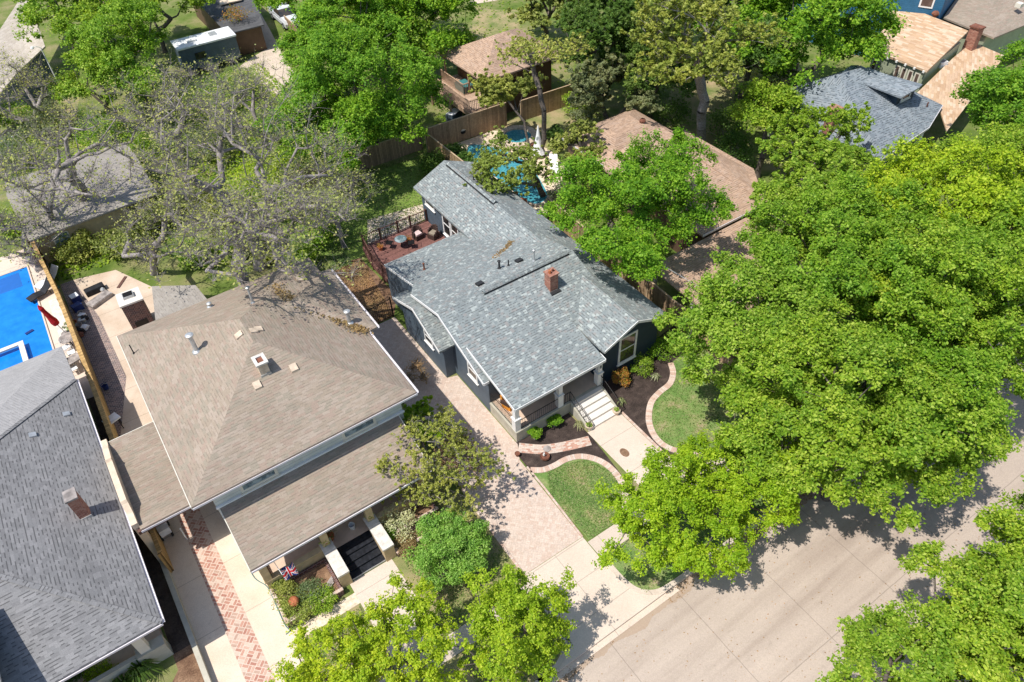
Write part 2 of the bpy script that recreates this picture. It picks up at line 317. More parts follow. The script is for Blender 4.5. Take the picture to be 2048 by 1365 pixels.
def smooth(pts, n=6, closed=False):
    out = []; N = len(pts); P = [np.array(p, float) for p in pts]
    rng = range(N) if closed else range(N-1)
    for i in rng:
        p0 = P[(i-1) % N] if closed or i > 0 else 2*P[0]-P[1]; p1 = P[i]; p2 = P[(i+1) % N]; p3 = P[(i+2) % N] if closed or i < N-2 else 2*P[-1]-P[-2]
        for k in range(n):
            t = k/n; out.append(tuple(0.5*((2*p1)+(-p0+p2)*t+(2*p0-5*p1+4*p2-p3)*t*t+(-p0+3*p1-3*p2+p3)*t**3)))
    if not closed: out.append(tuple(P[-1]))
    return out
def ribbon(name, pts, wd, z, mat, th=0.06):
    m = MB(); P = [np.array(p[:2], float) for p in pts]; L = []; Rr = []
    for i, p in enumerate(P):
        d = P[min(i+1, len(P)-1)]-P[max(i-1, 0)]; d /= np.linalg.norm(d); q = np.array([-d[1], d[0]]); L.append(p+q*wd/2); Rr.append(p-q*wd/2)
    s = 0
    for i in range(len(P)-1):
        s2 = s+np.linalg.norm(P[i+1]-P[i]); a, b, c, d = Rr[i], Rr[i+1], L[i+1], L[i]
        m.face([(*a, z), (*b, z), (*c, z), (*d, z)], [(s, .005), (s2, .005), (s2, wd-.005), (s, wd-.005)])
        if th:
            m.face([(*a, z-th), (*b, z-th), (*b, z), (*a, z)]); m.face([(*c, z-th), (*d, z-th), (*d, z), (*c, z)])
        s = s2
    return m.build(name, mat)
def copytree(o, parent=None):
    c = o.copy(); C.objects.link(c); c.parent = parent
    for ch in list(o.children): copytree(ch, c)
    return c

# ------------------------------------------------------------- ground, road, paving
ground('ground', rect(-400, 500, -300, 700), -0.16, 'yard')
ground('road', rect(-120, 200, -1.7, 9.72), -0.12, 'road concrete')
ground('yard_terrain', rect(-120, 200, 9.95, 300), 0.0, 'yard', 0.14)
ground('verge', rect(-120, 200, -60, -1.95), 0.0, 'yard', 0.14)
m = MB()
def curbline(pts, wd=0.24):
    P = [np.array(p) for p in smooth(pts, 5)]; L = []
    for i, p in enumerate(P):
        d = P[min(i+1, len(P)-1)]-P[max(i-1, 0)]; d /= np.linalg.norm(d); L.append(p+np.array([-d[1], d[0]])*wd)
    for i in range(len(P)-1):
        a, b, c, e = P[i], P[i+1], L[i+1], L[i]
        m.face([(*a, .035), (*b, .035), (*c, .035), (*e, .035)]); m.face([(*a, -.14), (*b, -.14), (*b, .035), (*a, .035)]); m.face([(*e, .035), (*c, .035), (*c, -.14), (*e, -.14)])
curbline([(60, 9.72), (40, 9.72), (20, 9.72), (16, 9.72), (14.2, 9.72), (13.2, 9.86), (12.55, 10.4), (12.3, 11.2), (12.25, 12.6)][::-1])
curbline([(-100, 9.72), (-30, 9.72), (4, 9.72), (6.6, 9.72), (7.8, 9.86), (8.5, 10.4), (8.8, 11.2), (8.85, 12.6)])
m.box(60, 198, 9.72, 9.96, -0.14, 0.035); o = m.build('kerb', 'kerb concrete'); o['kind'] = 'structure'
m = MB().box(-118, 198, -1.94, -1.7, -0.14, 0.035); o = m.build('kerb', 'kerb concrete'); o['kind'] = 'structure'
ground('driveway_apron', [(8.86, 14.1)]+smooth([(8.85, 12.6), (8.8, 11.2), (8.5, 10.4), (7.8, 9.86), (6.6, 9.72), (4, 9.72)], 5)[:-5]+smooth([(16, 9.72), (14.2, 9.72), (13.2, 9.86), (12.55, 10.4), (12.3, 11.2), (12.25, 12.6)], 5)[5:]+[(12.27, 14.1)], 0.014, 'drive concrete', 0.16)
ground('apron_ramp', [(6.6, 9.45), (14.2, 9.45), (14.2, 9.715), (6.6, 9.715)], -0.1, 'drive concrete')
ground('brick_driveway', [(8.9, 14.12), (12.2, 14.12), (12.4, 19.6), (12.9, 20.5), (12.9, 26.7), (12.3, 26.9), (12.3, 33.4), (9.4, 33.4), (9.3, 22), (8.95, 19)], 0.010, 'pink pavers')
ribbon('driveway_edging', [(8.85, 14.1), (8.9, 19), (9.2, 22)], 0.12, 0.05, 'edging brick')['kind'] = 'structure'
ribbon('driveway_edging', [(12.25, 14.1), (12.42, 17.4), (12.45, 19.0)], 0.10, 0.05, 'edging brick')['kind'] = 'structure'
ground('sidewalk', rect(12.3, 120, 12.75, 13.75), 0.012, 'side walk concrete')
ground('sidewalk', rect(-1.0, 8.82, 12.8, 13.75), 0.012, 'side walk concrete')
ground('sidewalk', rect(-100, -5.0, 12.8, 13.75), 0.012, 'side walk concrete')
ground('front_lawn', rect(12.3, 40, 9.98, 12.73), 0.008, 'lawn')
ground('front_lawn', rect(2.0, 8.8, 9.98, 12.78), 0.008, 'dry lawn')
ground('front_lawn', [(4.0, 13.78), (8.8, 13.78), (8.85, 19.5), (8.2, 20), (4.0, 18.3)], 0.008, 'dry lawn')
ground('front_lawn', [(-1.0, 13.78), (2.0, 13.78), (1.9, 17.4), (-0.9, 17.4)], 0.008, 'dry lawn')
# beds and lawns of the blue house
R1 = smooth([at(1061, 941), at(1085, 941), at(1108, 933), at(1132, 920), at(1160, 914), at(1190, 919), at(1216, 933), at(1238, 957), at(1250, 985), at(1249, 1012), at(1240, 1037)], 5)
R2 = smooth([at(1341, 727), at(1346, 746), at(1340, 768), at(1320, 785), at(1304, 803), at(1298, 825), at(1299, 850), at(1311, 876), at(1333, 895), at(1366, 906), at(1400, 912)], 5)
ground('mulch_bed', [(12.5, 20.7), (16.4, 20.7), (16.4, 18.4), (15.9, 13.9), (15.1, 13.9), (12.45, 18.6)], 0.006, 'black mulch')
ground('mulch_bed', [(18.8, 21.4), (27.5, 22.5), (26.5, 18.5), (20.5, 13.85), (18.75, 13.85)], 0.006, 'black mulch')
ground('front_lawn', [(12.42, 13.8)]+[(12.42, R1[0][1])]+R1+[(R1[-1][0], 13.8)], 0.011, 'lawn')
ground('front_lawn', R2+[(30, 13.8), (34, 21)], 0.011, 'lawn')
for R in (R1, R2): ribbon('lawn_edging', R, 0.34, 0.05, 'edging brick')['kind'] = 'structure'
W1 = smooth([at(1037, 896), at(1068, 899), at(1094, 899), at(1130, 893.5), at(1180, 882)], 5)
ribbon('brick_footpath', W1, 0.62, 0.030, 'walk brick')['kind'] = 'structure'
ground('front_walk', rect(16.4, 18.7, 13.77, 18.92), 0.016, 'walk concrete')
ribbon('walk_edging', [(18.8, 18.9), (18.78, 16), (18.75, 13.8)], 0.14, 0.04, 'edging brick')['kind'] = 'structure'
# between the houses, back yards
ground('bark_bed', [(9.2, 33.5), (12.3, 33.5), (13.4, 35.2), (13.2, 40.2), (10.5, 41.5), (9.0, 38)], 0.006, 'bark mulch')
ground('back_lawn', [(8.5, 41), (13, 40.3), (19, 41.5), (24, 42), (24, 49.5), (9, 49.5)], 0.008, 'bright grass')
ground('side_path', [at(735, 500), at(735, 440), at(860, 405), at(862, 432)], 0.012, 'gravel alley')
ground('alley', [at(500, -10), at(540, 60), at(575, 130), at(640, 200), at(690, 330), at(640, 330), at(560, 200), at(470, 140), at(500, 118), at(530, 100), at(505, 20), at(495, -10)], 0.006, 'gravel alley')
ground('alley', [at(940, 10), at(1000, 0), at(1000, -40), at(940, -40)], 0.006, 'gravel alley')
ground('back_lawn', [at(1360, 120), at(1480, 150), at(1440, 300), at(1385, 285), at(1330, 220)], 0.008, 'dry lawn')
ground('back_lawn', [at(890, 120), at(960, 20), at(1040, 20), at(1040, 60)], 0.008, 'dry lawn')
ground('back_lawn', [at(985, 258), at(1120, 200), at(1200, 230), at(1175, 300), at(1085, 300)], 0.008, 'dry lawn')
ground('back_lawn', [at(0, 200), at(160, 190), at(150, 250), at(0, 290)], 0.008, 'dry lawn')
ground('pool_terrace', [at(880, 300), at(985, 262), at(1000, 262), at(1100, 300), at(1180, 390), at(1160, 440), at(1040, 420), at(900, 330)], 0.010, 'flagstone')
ground('garage_forecourt', [at(190, 300), at(250, 270), at(300, 250), at(320, 330), at(60, 420), at(40, 380)], 0.008, 'gravel alley')
# brown house side
ground('driveway', [(-4.75, 10.2), (-3.55, 10.2), (-3.55, 34), (-4.75, 34)], 0.012, 'pale concrete')
ground('driveway', [(-2.5, 10.2), (-1.15, 10.2), (-1.15, 24.8), (-1.5, 34), (-2.5, 34)], 0.012, 'pale concrete')
ground('brick_ribbon', rect(-3.55, -2.5, 10.2, 28.0), 0.013, 'herringbone brick')
ground('front_walk', [(2.0, 13.9), (4.25, 13.9), (4.2, 18.5), (2.0, 18.5)], 0.016, 'walk concrete')
ground('stone_path', rect(-1.2, 2.0, 17.35, 17.95), 0.016, 'flagstone')
ground('side_bed', [(-6.6, 10.2), (-4.95, 10.2), (-4.95, 24), (-5.8, 24), (-5.8, 19.2), (-6.6, 18.4)], 0.006, 'bark mulch')
ground('side_bed', [(-5.8, 20), (-4.95, 20), (-4.95, 45), (-5.4, 45)], 0.009, 'dark soil')
ground('side_bed', [(-20, 10.2), (-6.6, 10.2), (-6.6, 19), (-20, 19)], 0.006, 'bark mulch')
ground('patio', [(-3.9, 50.2), (-1.2, 49.5), (0.4, 46), (1.0, 43.6), (1, 34), (-2.4, 33.3), (-4.85, 33.3), (-3.2, 38.5), (-3.3, 45)], 0.010, 'patio concrete')
ground('patio_brick_strip', [(-4.85, 33.3), (-3.2, 38.5), (-3.3, 45), (-3.9, 50.2), (-4.75, 50.2)], 0.013, 'patio brick')
ground('pool_deck', [(-13, 38), (-5.1, 38), (-5.0, 55.0), (-5.3, 56.2), (-13, 56.2)], 0.010, 'pool deck concrete')

# ------------------------------------------------------------- roofs and houses
def roofset(root, planes, mat, th=0.13, name='roof'):
    m = MB()
    for p in planes:
        A = sum(p[i][0]*p[(i+1) % len(p)][1]-p[(i+1) % len(p)][0]*p[i][1] for i in range(len(p)))
        m.slab(p if A > 0 else p[::-1], th)
    return m.build(name, mat, root)
def fascia(root, lines, mat='white trim', h=0.17, t=0.035, name='fascia'):
    for p, q, n in lines:                   # p->q edge, n outward 2D; one board per edge
        m = MB(); d = np.array([n[0]*t, n[1]*t, 0]); up = np.array([0, 0, .012]); k = np.array([n[0]*.003, n[1]*.003, 0]); dn = np.array([0, 0, h])
        a, b = np.array(p, float)+up+k, np.array(q, float)+up+k; m.wall([a, b, b-dn, a-dn], d); m.build(name, mat, root)
def window(root, c, n, wd, ht, fr='white trim', gl='window glass', fw=0.12, mull=True, label=None, sill=True):
    # c centre on the wall, n in {'x-','x+','y-','y+'}
    ax = 0 if n[0] == 'x' else 1; s = 1 if n[1] == '+' else -1
    def bx(m, u0, u1, z0, z1, d0, d1):
        a, b = sorted((c[ax]+s*d0, c[ax]+s*d1))
        if ax == 0: m.box(a, b, c[1]+u0, c[1]+u1, c[2]+z0, c[2]+z1)
        else: m.box(c[0]+u0, c[0]+u1, a, b, c[2]+z0, c[2]+z1)
    m = MB(); W, h = wd/2, ht/2
    bx(m, -W, -W+fw, -h, h, -.04, .05); bx(m, W-fw, W, -h, h, -.04, .05); bx(m, -W+fw, W-fw, h-fw, h, -.04, .05); bx(m, -W+fw, W-fw, -h, -h+fw, -.04, .05)
    if mull: bx(m, -W+fw, W-fw, -.03, .03, -.04, .035)
    if sill: bx(m, -W-.05, W+.05, -h-.06, -h-.002, -.04, .10)
    f = m.build('window', fr, root)
    if label: f['label'] = label
    g = MB(); bx(g, -W+fw, W-fw, -h+fw, h-fw, -.03, .012); g.build('pane', gl, f); return f
def gutter(root, segs, mat='gutter white'):
    m = MB()
    for p, q, n in segs:
        P = np.array(p, float); Q = np.array(q, float); d = np.array([n[0], n[1], 0])*0.11; k = np.array([n[0], n[1], 0])*0.004
        for pts in ([P+k, Q+k, Q+k-[0, 0, .1], P+k-[0, 0, .1]],): m.wall([x+d*0.9 for x in pts], d*0.1)
        m.wall([P+k-[0, 0, .10], Q+k-[0, 0, .10], Q+k-[0, 0, .115], P+k-[0, 0, .115]], d)
    return m.build('gutter', mat, root)

# ---- BLUE HOUSE
B = thing('blue_house', 'navy blue bungalow with mottled blue grey shingle roof and white trimmed front porch', 'house', (16, 28, 0))
zr, ze = 4.9, 3.2
P_ = [[(12.4,22.7,3.22),(21.6,22.7,3.22),(21.6,27.1,zr),(12.4,27.1,zr)],
      [(12.72,20.3,3.2),(18.6,20.3,3.2),(18.6,24.75,4.04),(12.72,24.75,4.04)],
      [(12.4,27.1,zr),(21.6,27.1,zr),(21.6,35.2,2.8),(13.0,35.2,2.8),(13.0,31.2,3.84),(12.4,30.3,4.07)],
      [(11.95,26.6,2.66),(13.1,26.6,2.66),(13.1,29.4,3.88),(11.95,29.4,3.88)],
      [(11.95,29.4,3.88),(13.6,29.4,3.88),(13.6,32.1,2.86),(11.95,32.1,2.86)],
      [(18.8,20.7,3.33),(21.1,20.7,4.32),(21.1,27.4,4.32),(18.8,27.4,3.33)],
      [(18.45,27.4,3.18),(21.1,27.4,4.32),(21.1,41.2,4.32),(18.45,41.2,3.18)],
      [(21.1,20.7,4.32),(23.6,20.7,3.25),(23.6,41.2,3.25),(21.1,41.2,4.32)]]
roofset(B, P_, 'blue shingles')
m = MB()
def gab(poly): m.wall(poly, (0.16, 0, 0))
m.wall([(12.95,23.2,0),(12.95,23.2,3.22),(12.95,27.1,4.72),(12.95,35.0,2.68),(12.95,35.0,0)], (0.16,0,0))
m.box(13.11, 18.8, 23.2, 23.36, 0, 3.2); m.box(13.11, 18.9, 34.84, 35.0, 0, 2.7)
m.build('side_wall', 'blue gray siding', B)
m = MB(); m.wall([(12.32,26.9,0),(12.32,26.9,2.68),(12.32,29.4,3.74),(12.32,31.8,2.83),(12.32,31.8,0)], (0.14,0,0))
m.box(12.46, 12.95, 26.9, 27.04, 0, 2.66); m.box(12.46, 12.95, 31.66, 31.8, 0, 2.78); m.build('bay', 'blue gray siding', B)
m = MB(); m.wall([(18.85,21.15,0),(23.2,21.15,0),(23.2,21.15,3.25),(21.1,21.15,4.18),(18.85,21.15,3.22)], (0,0.16,0))
m.box(18.85, 19.01, 21.31, 23.2, 0, 3.2); m.box(23.04, 23.2, 21.31, 40.8, 0, 3.25); m.build('front_wall', 'navy siding', B, label='dark navy siding wall facing the street')
m = MB(); m.box(18.8, 18.95, 35.0, 40.65, 0, 3.2); m.wall([(18.8,40.8,0),(18.8,40.8,3.2),(21.1,40.8,4.18),(23.2,40.8,3.3),(23.2,40.8,0)], (0,-0.15,0)); m.build('rear_wing_wall', 'blue gray siding', B)
fascia(B, [((12.4,22.7,3.22),(12.4,27.1,zr),(-1,0)), ((12.4,27.1,zr),(12.4,30.3,4.07),(-1,0)), ((12.72,20.3,3.2),(12.72,24.75,4.04),(-1,0)),
  ((11.95,26.6,2.66),(11.95,29.4,3.88),(-1,0)), ((11.95,29.4,3.88),(11.95,32.1,2.86),(-1,0)), ((13.0,31.2,3.84),(13.0,35.2,2.8),(-1,0)),
  ((18.85,20.7,3.33),(21.1,20.7,4.32),(0,-1)), ((21.1,20.7,4.32),(23.6,20.7,3.25),(0,-1)), ((12.72,20.3,3.2),(18.6,20.3,3.2),(0,-1)), ((18.6,20.3,3.2),(18.6,20.7,3.27),(1,0)), ((12.4,22.7,3.22),(12.72,22.7,3.22),(0,-1))])
m = MB()
def vent(p, q, w_=0.32):
    p = np.array(p); q = np.array(q); d = (q-p)/np.linalg.norm(q-p); n = np.cross([0, 0, 1.], d)*w_/2
    for s in (1, -1):
        m.slab([p+s*n+[0,0,.0], p+[0,0,.14], q+[0,0,.14], q+s*n+[0,0,.0]] if s < 0 else [p+[0,0,.14], p+n, q+n, q+[0,0,.14]], 0.03)
vent((15.3,27.1,zr+.03), (21.2,27.1,zr+.03)); m.build('ridge_vent', 'blue shingles', B); m = MB(); vent((21.1,34.6,4.36), (21.1,40.6,4.36)); m.build('ridge_vent', 'blue shingles', B)
MB().box(15.3, 21.2, 26.91, 26.94, zr-.03, zr+.05).build('vent_edge', 'black vent', B); MB().box(20.90, 20.93, 34.6, 40.6, 4.28, 4.38).build('vent_edge', 'black vent', B)
window(B, (20.95,21.15,2.0), 'y-', 1.3, 2.1); window(B, (12.95,24.8,2.0), 'x-', 1.0, 1.25); window(B, (12.32,28.6,1.95), 'x-', 1.0, 1.1)
window(B, (18.8,39.6,2.45), 'x-', 1.3, 0.55, mull=False); window(B, (18.8,37.4,1.95), 'x-', 1.05, 1.9); window(B, (18.8,36.3,1.95), 'x-', 1.05, 1.9)
# brick chimney of the blue house
ch = MB(); ch.box(18.75, 19.3, 25.45, 26.0, 4.0, 5.35); c1 = ch.build('chimney', 'red brick', B)
MB().box(18.7, 19.35, 25.4, 26.05, 5.351, 5.43).build('cap', 'red brick', c1)
MB().tube((18.9,25.7,5.43), (18.9,25.7,5.62), .09, .08, 8).build('chimney_pot', 'terracotta', c1); MB().tube((19.15,25.75,5.43), (19.15,25.75,5.56), .07, .07, 8).build('chimney_pot', 'rust', c1)
MB().prism([(18.7,25.2),(19.35,25.2),(19.35,25.44),(18.7,25.44)], 4.0, 4.27).build('flashing', 'black vent', c1)
def zb(x, y): return zr-0.259*(y-27.1) if y > 27.1 else zr-0.384*(27.1-y)
def pipe(root, x, y, z, h, r=0.05, cap=0.09, mat='galvanised steel', name='vent_pipe', base=True):
    m = MB(); m.tube((x,y,z-.1), (x,y,z+h), r, r, 10)
    if base: m.lathe((x,y,z-.02), [(r*2.2, -.05), (r*2.0, .04), (r*1.1, .12)], 12)
    if cap: m.lathe((x,y,z+h), [(r*1.1, -.02), (cap, 0.0), (cap, .05), (cap*.5, .09)], 14)
    return m.build(name, mat, root)
pipe(B, 19.35, 27.85, zb(19,27.85), .75, .055, .1); pipe(B, 17.5, 28.75, zb(17,28.75), .5, .06, .1, 'black vent'); pipe(B, 18.05, 28.6, zb(18,28.6), .4, .04, 0, 'black vent')
pipe(B, 14.4, 32.4, zb(14,32.4), .42, .05, .07, 'rust'); pipe(B, 21.6, 38.1, 4.1, .35, .04, 0, 'black vent')
for (x, y) in ((18.75,28.55), (15.7,28.05)): MB().slab([(x-.2,y-.18,zb(x,y-.18)+.13),(x+.2,y-.18,zb(x,y-.18)+.13),(x+.2,y+.18,zb(x,y+.18)+.13),(x-.2,y+.18,zb(x,y+.18)+.13)], .14).build('roof_vent', 'black vent', B)
m = MB(); rg = random.Random(3)
# porch
m = MB(); m.box(12.94, 18.84, 20.62, 23.19, 0, 0.76); m.build('porch_base', 'porch beige', B)
m = MB(); m.box(13.10, 18.84, 20.78, 23.19, 0.761, 0.80); m.build('porch_floor', 'porch floor', B)
m = MB(); m.box(12.9, 13.09, 20.58, 23.18, 0.762, 0.86); m.box(13.09, 16.5, 20.58, 20.77, 0.762, 0.86); m.build('porch_curb', 'porch beige', B)
for x in (13.08, 15.9, 18.62):
    m = MB(); m.box(x-.17, x+.17, 20.64, 20.98, .862, 1.75); m.box(x-.21, x+.21, 20.60, 21.02, 1.752, 1.83); m.box(x-.13, x+.13, 20.68, 20.94, 1.832, 3.1); m.build('porch_post', 'white trim', B)
fc = bpy.data.curves.new('house_number', 'FONT')
def text(name, body, size, loc, rot, mat, parent, vert=False, ext=0.004):
    c = bpy.data.curves.new(name, 'FONT'); c.body = body; c.size = size; c.extrude = ext; c.align_x = 'CENTER'
    if vert: c.space_line = 0.9
    o = bpy.data.objects.new('tmp', c); C.objects.link(o); bpy.context.view_layer.update()
    me = bpy.data.meshes.new_from_object(o.evaluated_get(bpy.context.evaluated_depsgraph_get())); bpy.data.objects.remove(o)
    me.materials.clear(); me.materials.append(MT[mat]); q = bpy.data.objects.new(name, me); C.objects.link(q); q.parent = parent
    q.location = Vector(loc)-Vector(wl(parent)); q.rotation_euler = rot; return q
text('house_number', '7\n1\n8', .30, (18.62, 20.66, 2.72), (radians(90), 0, 0), 'black iron', B, True)
# door and porch back wall window
MB().box(16.9, 17.9, 23.12, 23.2, .8, 2.9).build('door', 'white trim', B)
window(B, (14.8,23.2,2.0), 'y-', 1.5, 1.4)
# steps
st = thing('porch_steps', 'white concrete steps with black iron handrails leading up to the blue house porch', 'steps', (17.5, 19.8, 0))
m = MB(); n = 5
for i in range(n): m.box(16.62, 18.6, 18.92+.36*i, 20.60, 0.16*i if i else 0.017, 0.16*(i+1)-.003)
m.build('treads', 'white step concrete', st)
MB().wall([(16.5,18.9,.017),(16.5,18.9,.12),(16.5,20.57,.8),(16.5,20.57,.017)], (.11,0,0)).build('side_kerb', 'porch beige', st); m = MB(); m.wall([(18.61,18.9,.017),(18.61,18.9,.12),(18.61,20.57,.8),(18.61,20.57,.017)], (.11,0,0)); m.build('side_kerb', 'porch beige', st)
for x in (16.56, 18.66):
    m = MB(); m.tube((x,18.95,.9), (x,20.7,1.62), .022); m.tube((x,18.95,.3), (x,20.7,1.02), .014)
    for k in range(14): t = k/13; m.tube((x,18.95+1.75*t,(.1 if k in (0,13) else .3)+.72*t), (x,18.95+1.75*t,.9+.72*t), .022 if k in (0,13) else .010, n=5)
    m.build('handrail', 'black iron', st)
def railing(name, label, pts, z, h, step=0.13, mat='black iron', r=.010, R=.02, root=None, cat='railing', posts=None):
    m = MB()
    for p, q in zip(pts[:-1], pts[1:]):
        p = np.array(p, float); q = np.array(q, float); L = np.linalg.norm(q-p); k = max(2, int(L/step))
        m.tube((*p, z+h), (*q, z+h), R); m.tube((*p, z+.08), (*q, z+.08), R*.7)
        for i in range(k+1): s = p+(q-p)*i/k; m.tube((*s, z+.08), (*s, z+h), r, n=4)
    return m.build(name, mat, root)
railing('porch_railing', '', [(13.0,21.05), (13.0,23.15)], .86, .75, root=B); railing('porch_railing', '', [(13.27,20.68), (15.72,20.68)], .86, .75, root=B); railing('porch_railing', '', [(16.1,20.68), (16.5,20.68)], .86, .75, root=B)

# ---- BROWN HOUSE
N = thing('brown_house', 'two storey tan stucco house under a broad brown shingle hip roof', 'house', (3, 28, 0))
pk1, pk2 = (3.12,27.85,7.78), (3.12,29.75,7.78)
x0, x1, y0, y1, e = -2.32, 8.55, 22.38, 35.2, 5.5
roofset(N, [[(x0,y0,e),(x1,y0,e),pk1], [(x1,y0,e),(x1,y1,e),pk2,pk1], [(x1,y1,e),(x0,y1,e),pk2], [(x0,y1,e),(x0,y0,e),pk1,pk2],
  [(5.0,27.55,5.5),(9.1,27.55,5.5),(6.2,30.5,6.85),(5.0,30.5,6.85)], [(9.1,27.55,5.5),(9.1,33.5,5.5),(6.2,30.5,6.85)], [(9.1,33.5,5.5),(5.0,33.5,5.5),(5.0,30.5,6.85),(6.2,30.5,6.85)],
  [(-1.42,19.85,2.95),(7.55,19.85,2.95),(7.55,22.9,4.08),(-1.42,22.9,4.08)], [(-4.75,24.4,3.35),(-1.7,24.4,3.35),(-1.7,30.1,3.62),(-4.75,30.1,3.62)]], 'brown shingles')
MB().box(-1.52, 7.85, 22.9, 34.6, 0, 5.36).build('upper_wall', 'cream siding', N)
MB().box(7.86, 8.5, 28.1, 33.0, 0, 5.36).build('wing_wall', 'cream siding', N)
MB().box(-1.56, 7.9, 22.80, 22.89, 4.04, 4.14).build('wall_band', 'white trim', N)
gutter(N, [((x0,y0,e-.01),(x1,y0,e-.01),(0,-1)), ((x1,y0,e-.01),(x1,27.55,e-.01),(1,0)), ((9.1,27.55,e-.01),(9.1,33.5,e-.01),(1,0)), ((-1.42,19.85,2.93),(7.55,19.85,2.93),(0,-1)), ((-4.75,24.4,3.33),(-2.4,24.4,3.33),(0,-1))])
fascia(N, [((-1.42,19.85,2.95),(-1.42,22.9,4.08),(-1,0)), ((7.55,19.85,2.95),(7.55,22.9,4.08),(1,0)), ((x0,y1,e),(x0,y0,e),(-1,0)), ((-1.7,30.1,3.62),(-4.75,30.1,3.62),(0,1))], 'cream trim', .16)
for xa, xb in ((-.25,1.35), (4.75,6.35)):
    window(N, ((xa+xb)/2,22.9,4.72), 'y-', 1.75, 1.05, 'cream trim', 'sky glass', .13, mull=False)
    
# front porch
m = MB(); m.box(-1.15, 1.75, 20.2, 20.4, 0, .95); m.box(-1.15, -.95, 20.4, 22.9, 0, .95); m.build('porch_wall', 'tan stucco', N); MB().box(4.35, 7.2, 20.2, 20.4, 0, .95).build('porch_wall', 'tan stucco', N)
MB().box(-1.2, 1.8, 20.15, 20.45, .951, 1.03).build('porch_wall_cap', 'tan stucco', N); MB().box(4.3, 7.25, 20.15, 20.45, .951, 1.03).build('porch_wall_cap', 'tan stucco', N)
MB().box(-.94, 7.2, 20.41, 22.89, 0, .5).build('porch_floor', 'porch floor', N); MB().box(1.76, 4.34, 20.2, 20.40, 0, .52).build('porch_floor_edge', 'porch floor', N)
for x in (-1.0, 1.9, 4.2, 7.1): MB().box(x-.17, x+.17, 20.14+.02, 20.5, 1.031 if x in (-1.0, 7.1) else 1.16, 2.86).build('porch_post', 'tan stucco', N)
m = MB(); m.box(-1.3, 7.4, 20.0, 20.3, 2.55, 2.8); m.build('porch_beam', 'tan stucco', N)
MB().box(2.7, 3.7, 22.84, 22.9, .5, 2.5).build('door', 'dark paint', N)
window(N, (.6,22.9,1.6), 'y-', 1.4, 1.3); window(N, (5.8,22.9,1.6), 'y-', 1.4, 1.3)
for x in (1.9, 4.2):
    MB().box(x-.26, x+.26, 18.45, 20.14, 0, 1.02).build('cheek_wall', 'tan stucco', N); MB().box(x-.29, x+.29, 18.42, 20.52, 1.022, 1.14).build('coping', 'mottled coping', N, label='pale mottled coping beside the dark steps')
s2 = thing('dark_steps', 'black painted front steps between the tan cheek walls of the brown house', 'steps', (3.05, 19.2, 0))
m = MB(); [m.box(2.17, 3.93, 18.55+.34*i, 20.19, .13*i if i else .018, .13*(i+1)-.003) for i in range(4)]; m.build('treads', 'dark paint', s2)
MB().box(2.17, 3.93, 18.53, 18.549, .018, .127).build('riser', 'galvanised steel', s2)
# porte cochere: parapet wall with curved ends
m = MB(); prof = [(24.6,3.3),(24.6,3.62),(25.2,3.72),(25.6,4.02),(25.7,4.16),(28.3,4.16),(28.4,4.28),(28.5,4.16),(29.4,3.98),(29.9,3.74),(30.3,3.72),(30.3,3.3)]
m.wall([(-5.0,y,z) for y, z in prof], (.27,0,0)); m.build('parapet', 'beige stucco', N)
MB().box(-5.0, -4.7, 24.7, 25.2, 0, 3.28).build('carport_pier', 'beige stucco', N); MB().box(-5.0, -4.7, 29.7, 30.2, 0, 3.28).build('carport_pier', 'beige stucco', N)
MB().box(-4.9, -1.75, 24.42, 24.6, 3.0, 3.2).build('carport_beam', 'dark timber', N)
MB().box(-2.55, -2.25, 24.2, 24.5, 3.2, 3.28).build('bracket', 'cream trim', N)
# roof furniture
def zn(x, y):
    s = (7.78-5.5)/5.45; return min(7.78, e+s*min(x-x0, x1-x, y-y0, y1-y))
pipe(N, .75, 30.0, zn(.75,30.0), 1.05, .11, .2, name='flue_pipe'); pipe(N, 4.2, 31.3, zn(4.2,31.3), 1.0, .06, .12, name='flue_pipe'); pipe(N, 7.95, 28.3, 5.85, .8, .1, .17, name='flue_pipe')
pipe(N, 2.4, 33.6, zn(2.4,33.6), .2, .09, .13, name='flue_pipe'); pipe(N, -1.9, 33.1, zn(-1.9,33.1), .6, .03, 0, 'black vent')
for (px, py) in ((588,737), (515,772), (478,672), (518,660), (508,625+38), (600,560)):
    x, y = at(px, py, 7.0); x, y = at(px, py, zn(x, y)); 
    x, y = at(px, py, zn(x, y)); d = .17
    MB().slab([(x-d,y-d,zn(x-d,y-d)+.10),(x+d,y-d,zn(x+d,y-d)+.10),(x+d,y+d,zn(x+d,y+d)+.10),(x-d,y+d,zn(x-d,y+d)+.10)], .12).build('roof_vent', 'sandstone', N)
x, y = at(541, 741, 7.2); x -= .25; y += .25; zc = zn(x, y)
c1 = MB().box(x-.22, x+.22, y-.28, y+.28, zc-.3, zc+.6).build('chimney', 'sandstone', N)
m = MB(); z = zc+.602; m.box(x-.29, x+.29, y-.36, y-.2, z, z+.09); m.box(x-.29, x+.29, y+.2, y+.36, z, z+.09); m.box(x-.29, x-.14, y-.2, y+.2, z, z+.09); m.box(x+.14, x+.29, y-.2, y+.2, z, z+.09); m.build('cap', 'mottled coping', c1)
MB().box(x-.14, x+.14, y-.2, y+.2, z+.002, z+.01).build('flue', 'rust', c1)
MB().box(x-.25, x+.25, y-.32, y-.281, zc-.35, zc-.02).build('flashing', 'galvanised steel', c1)

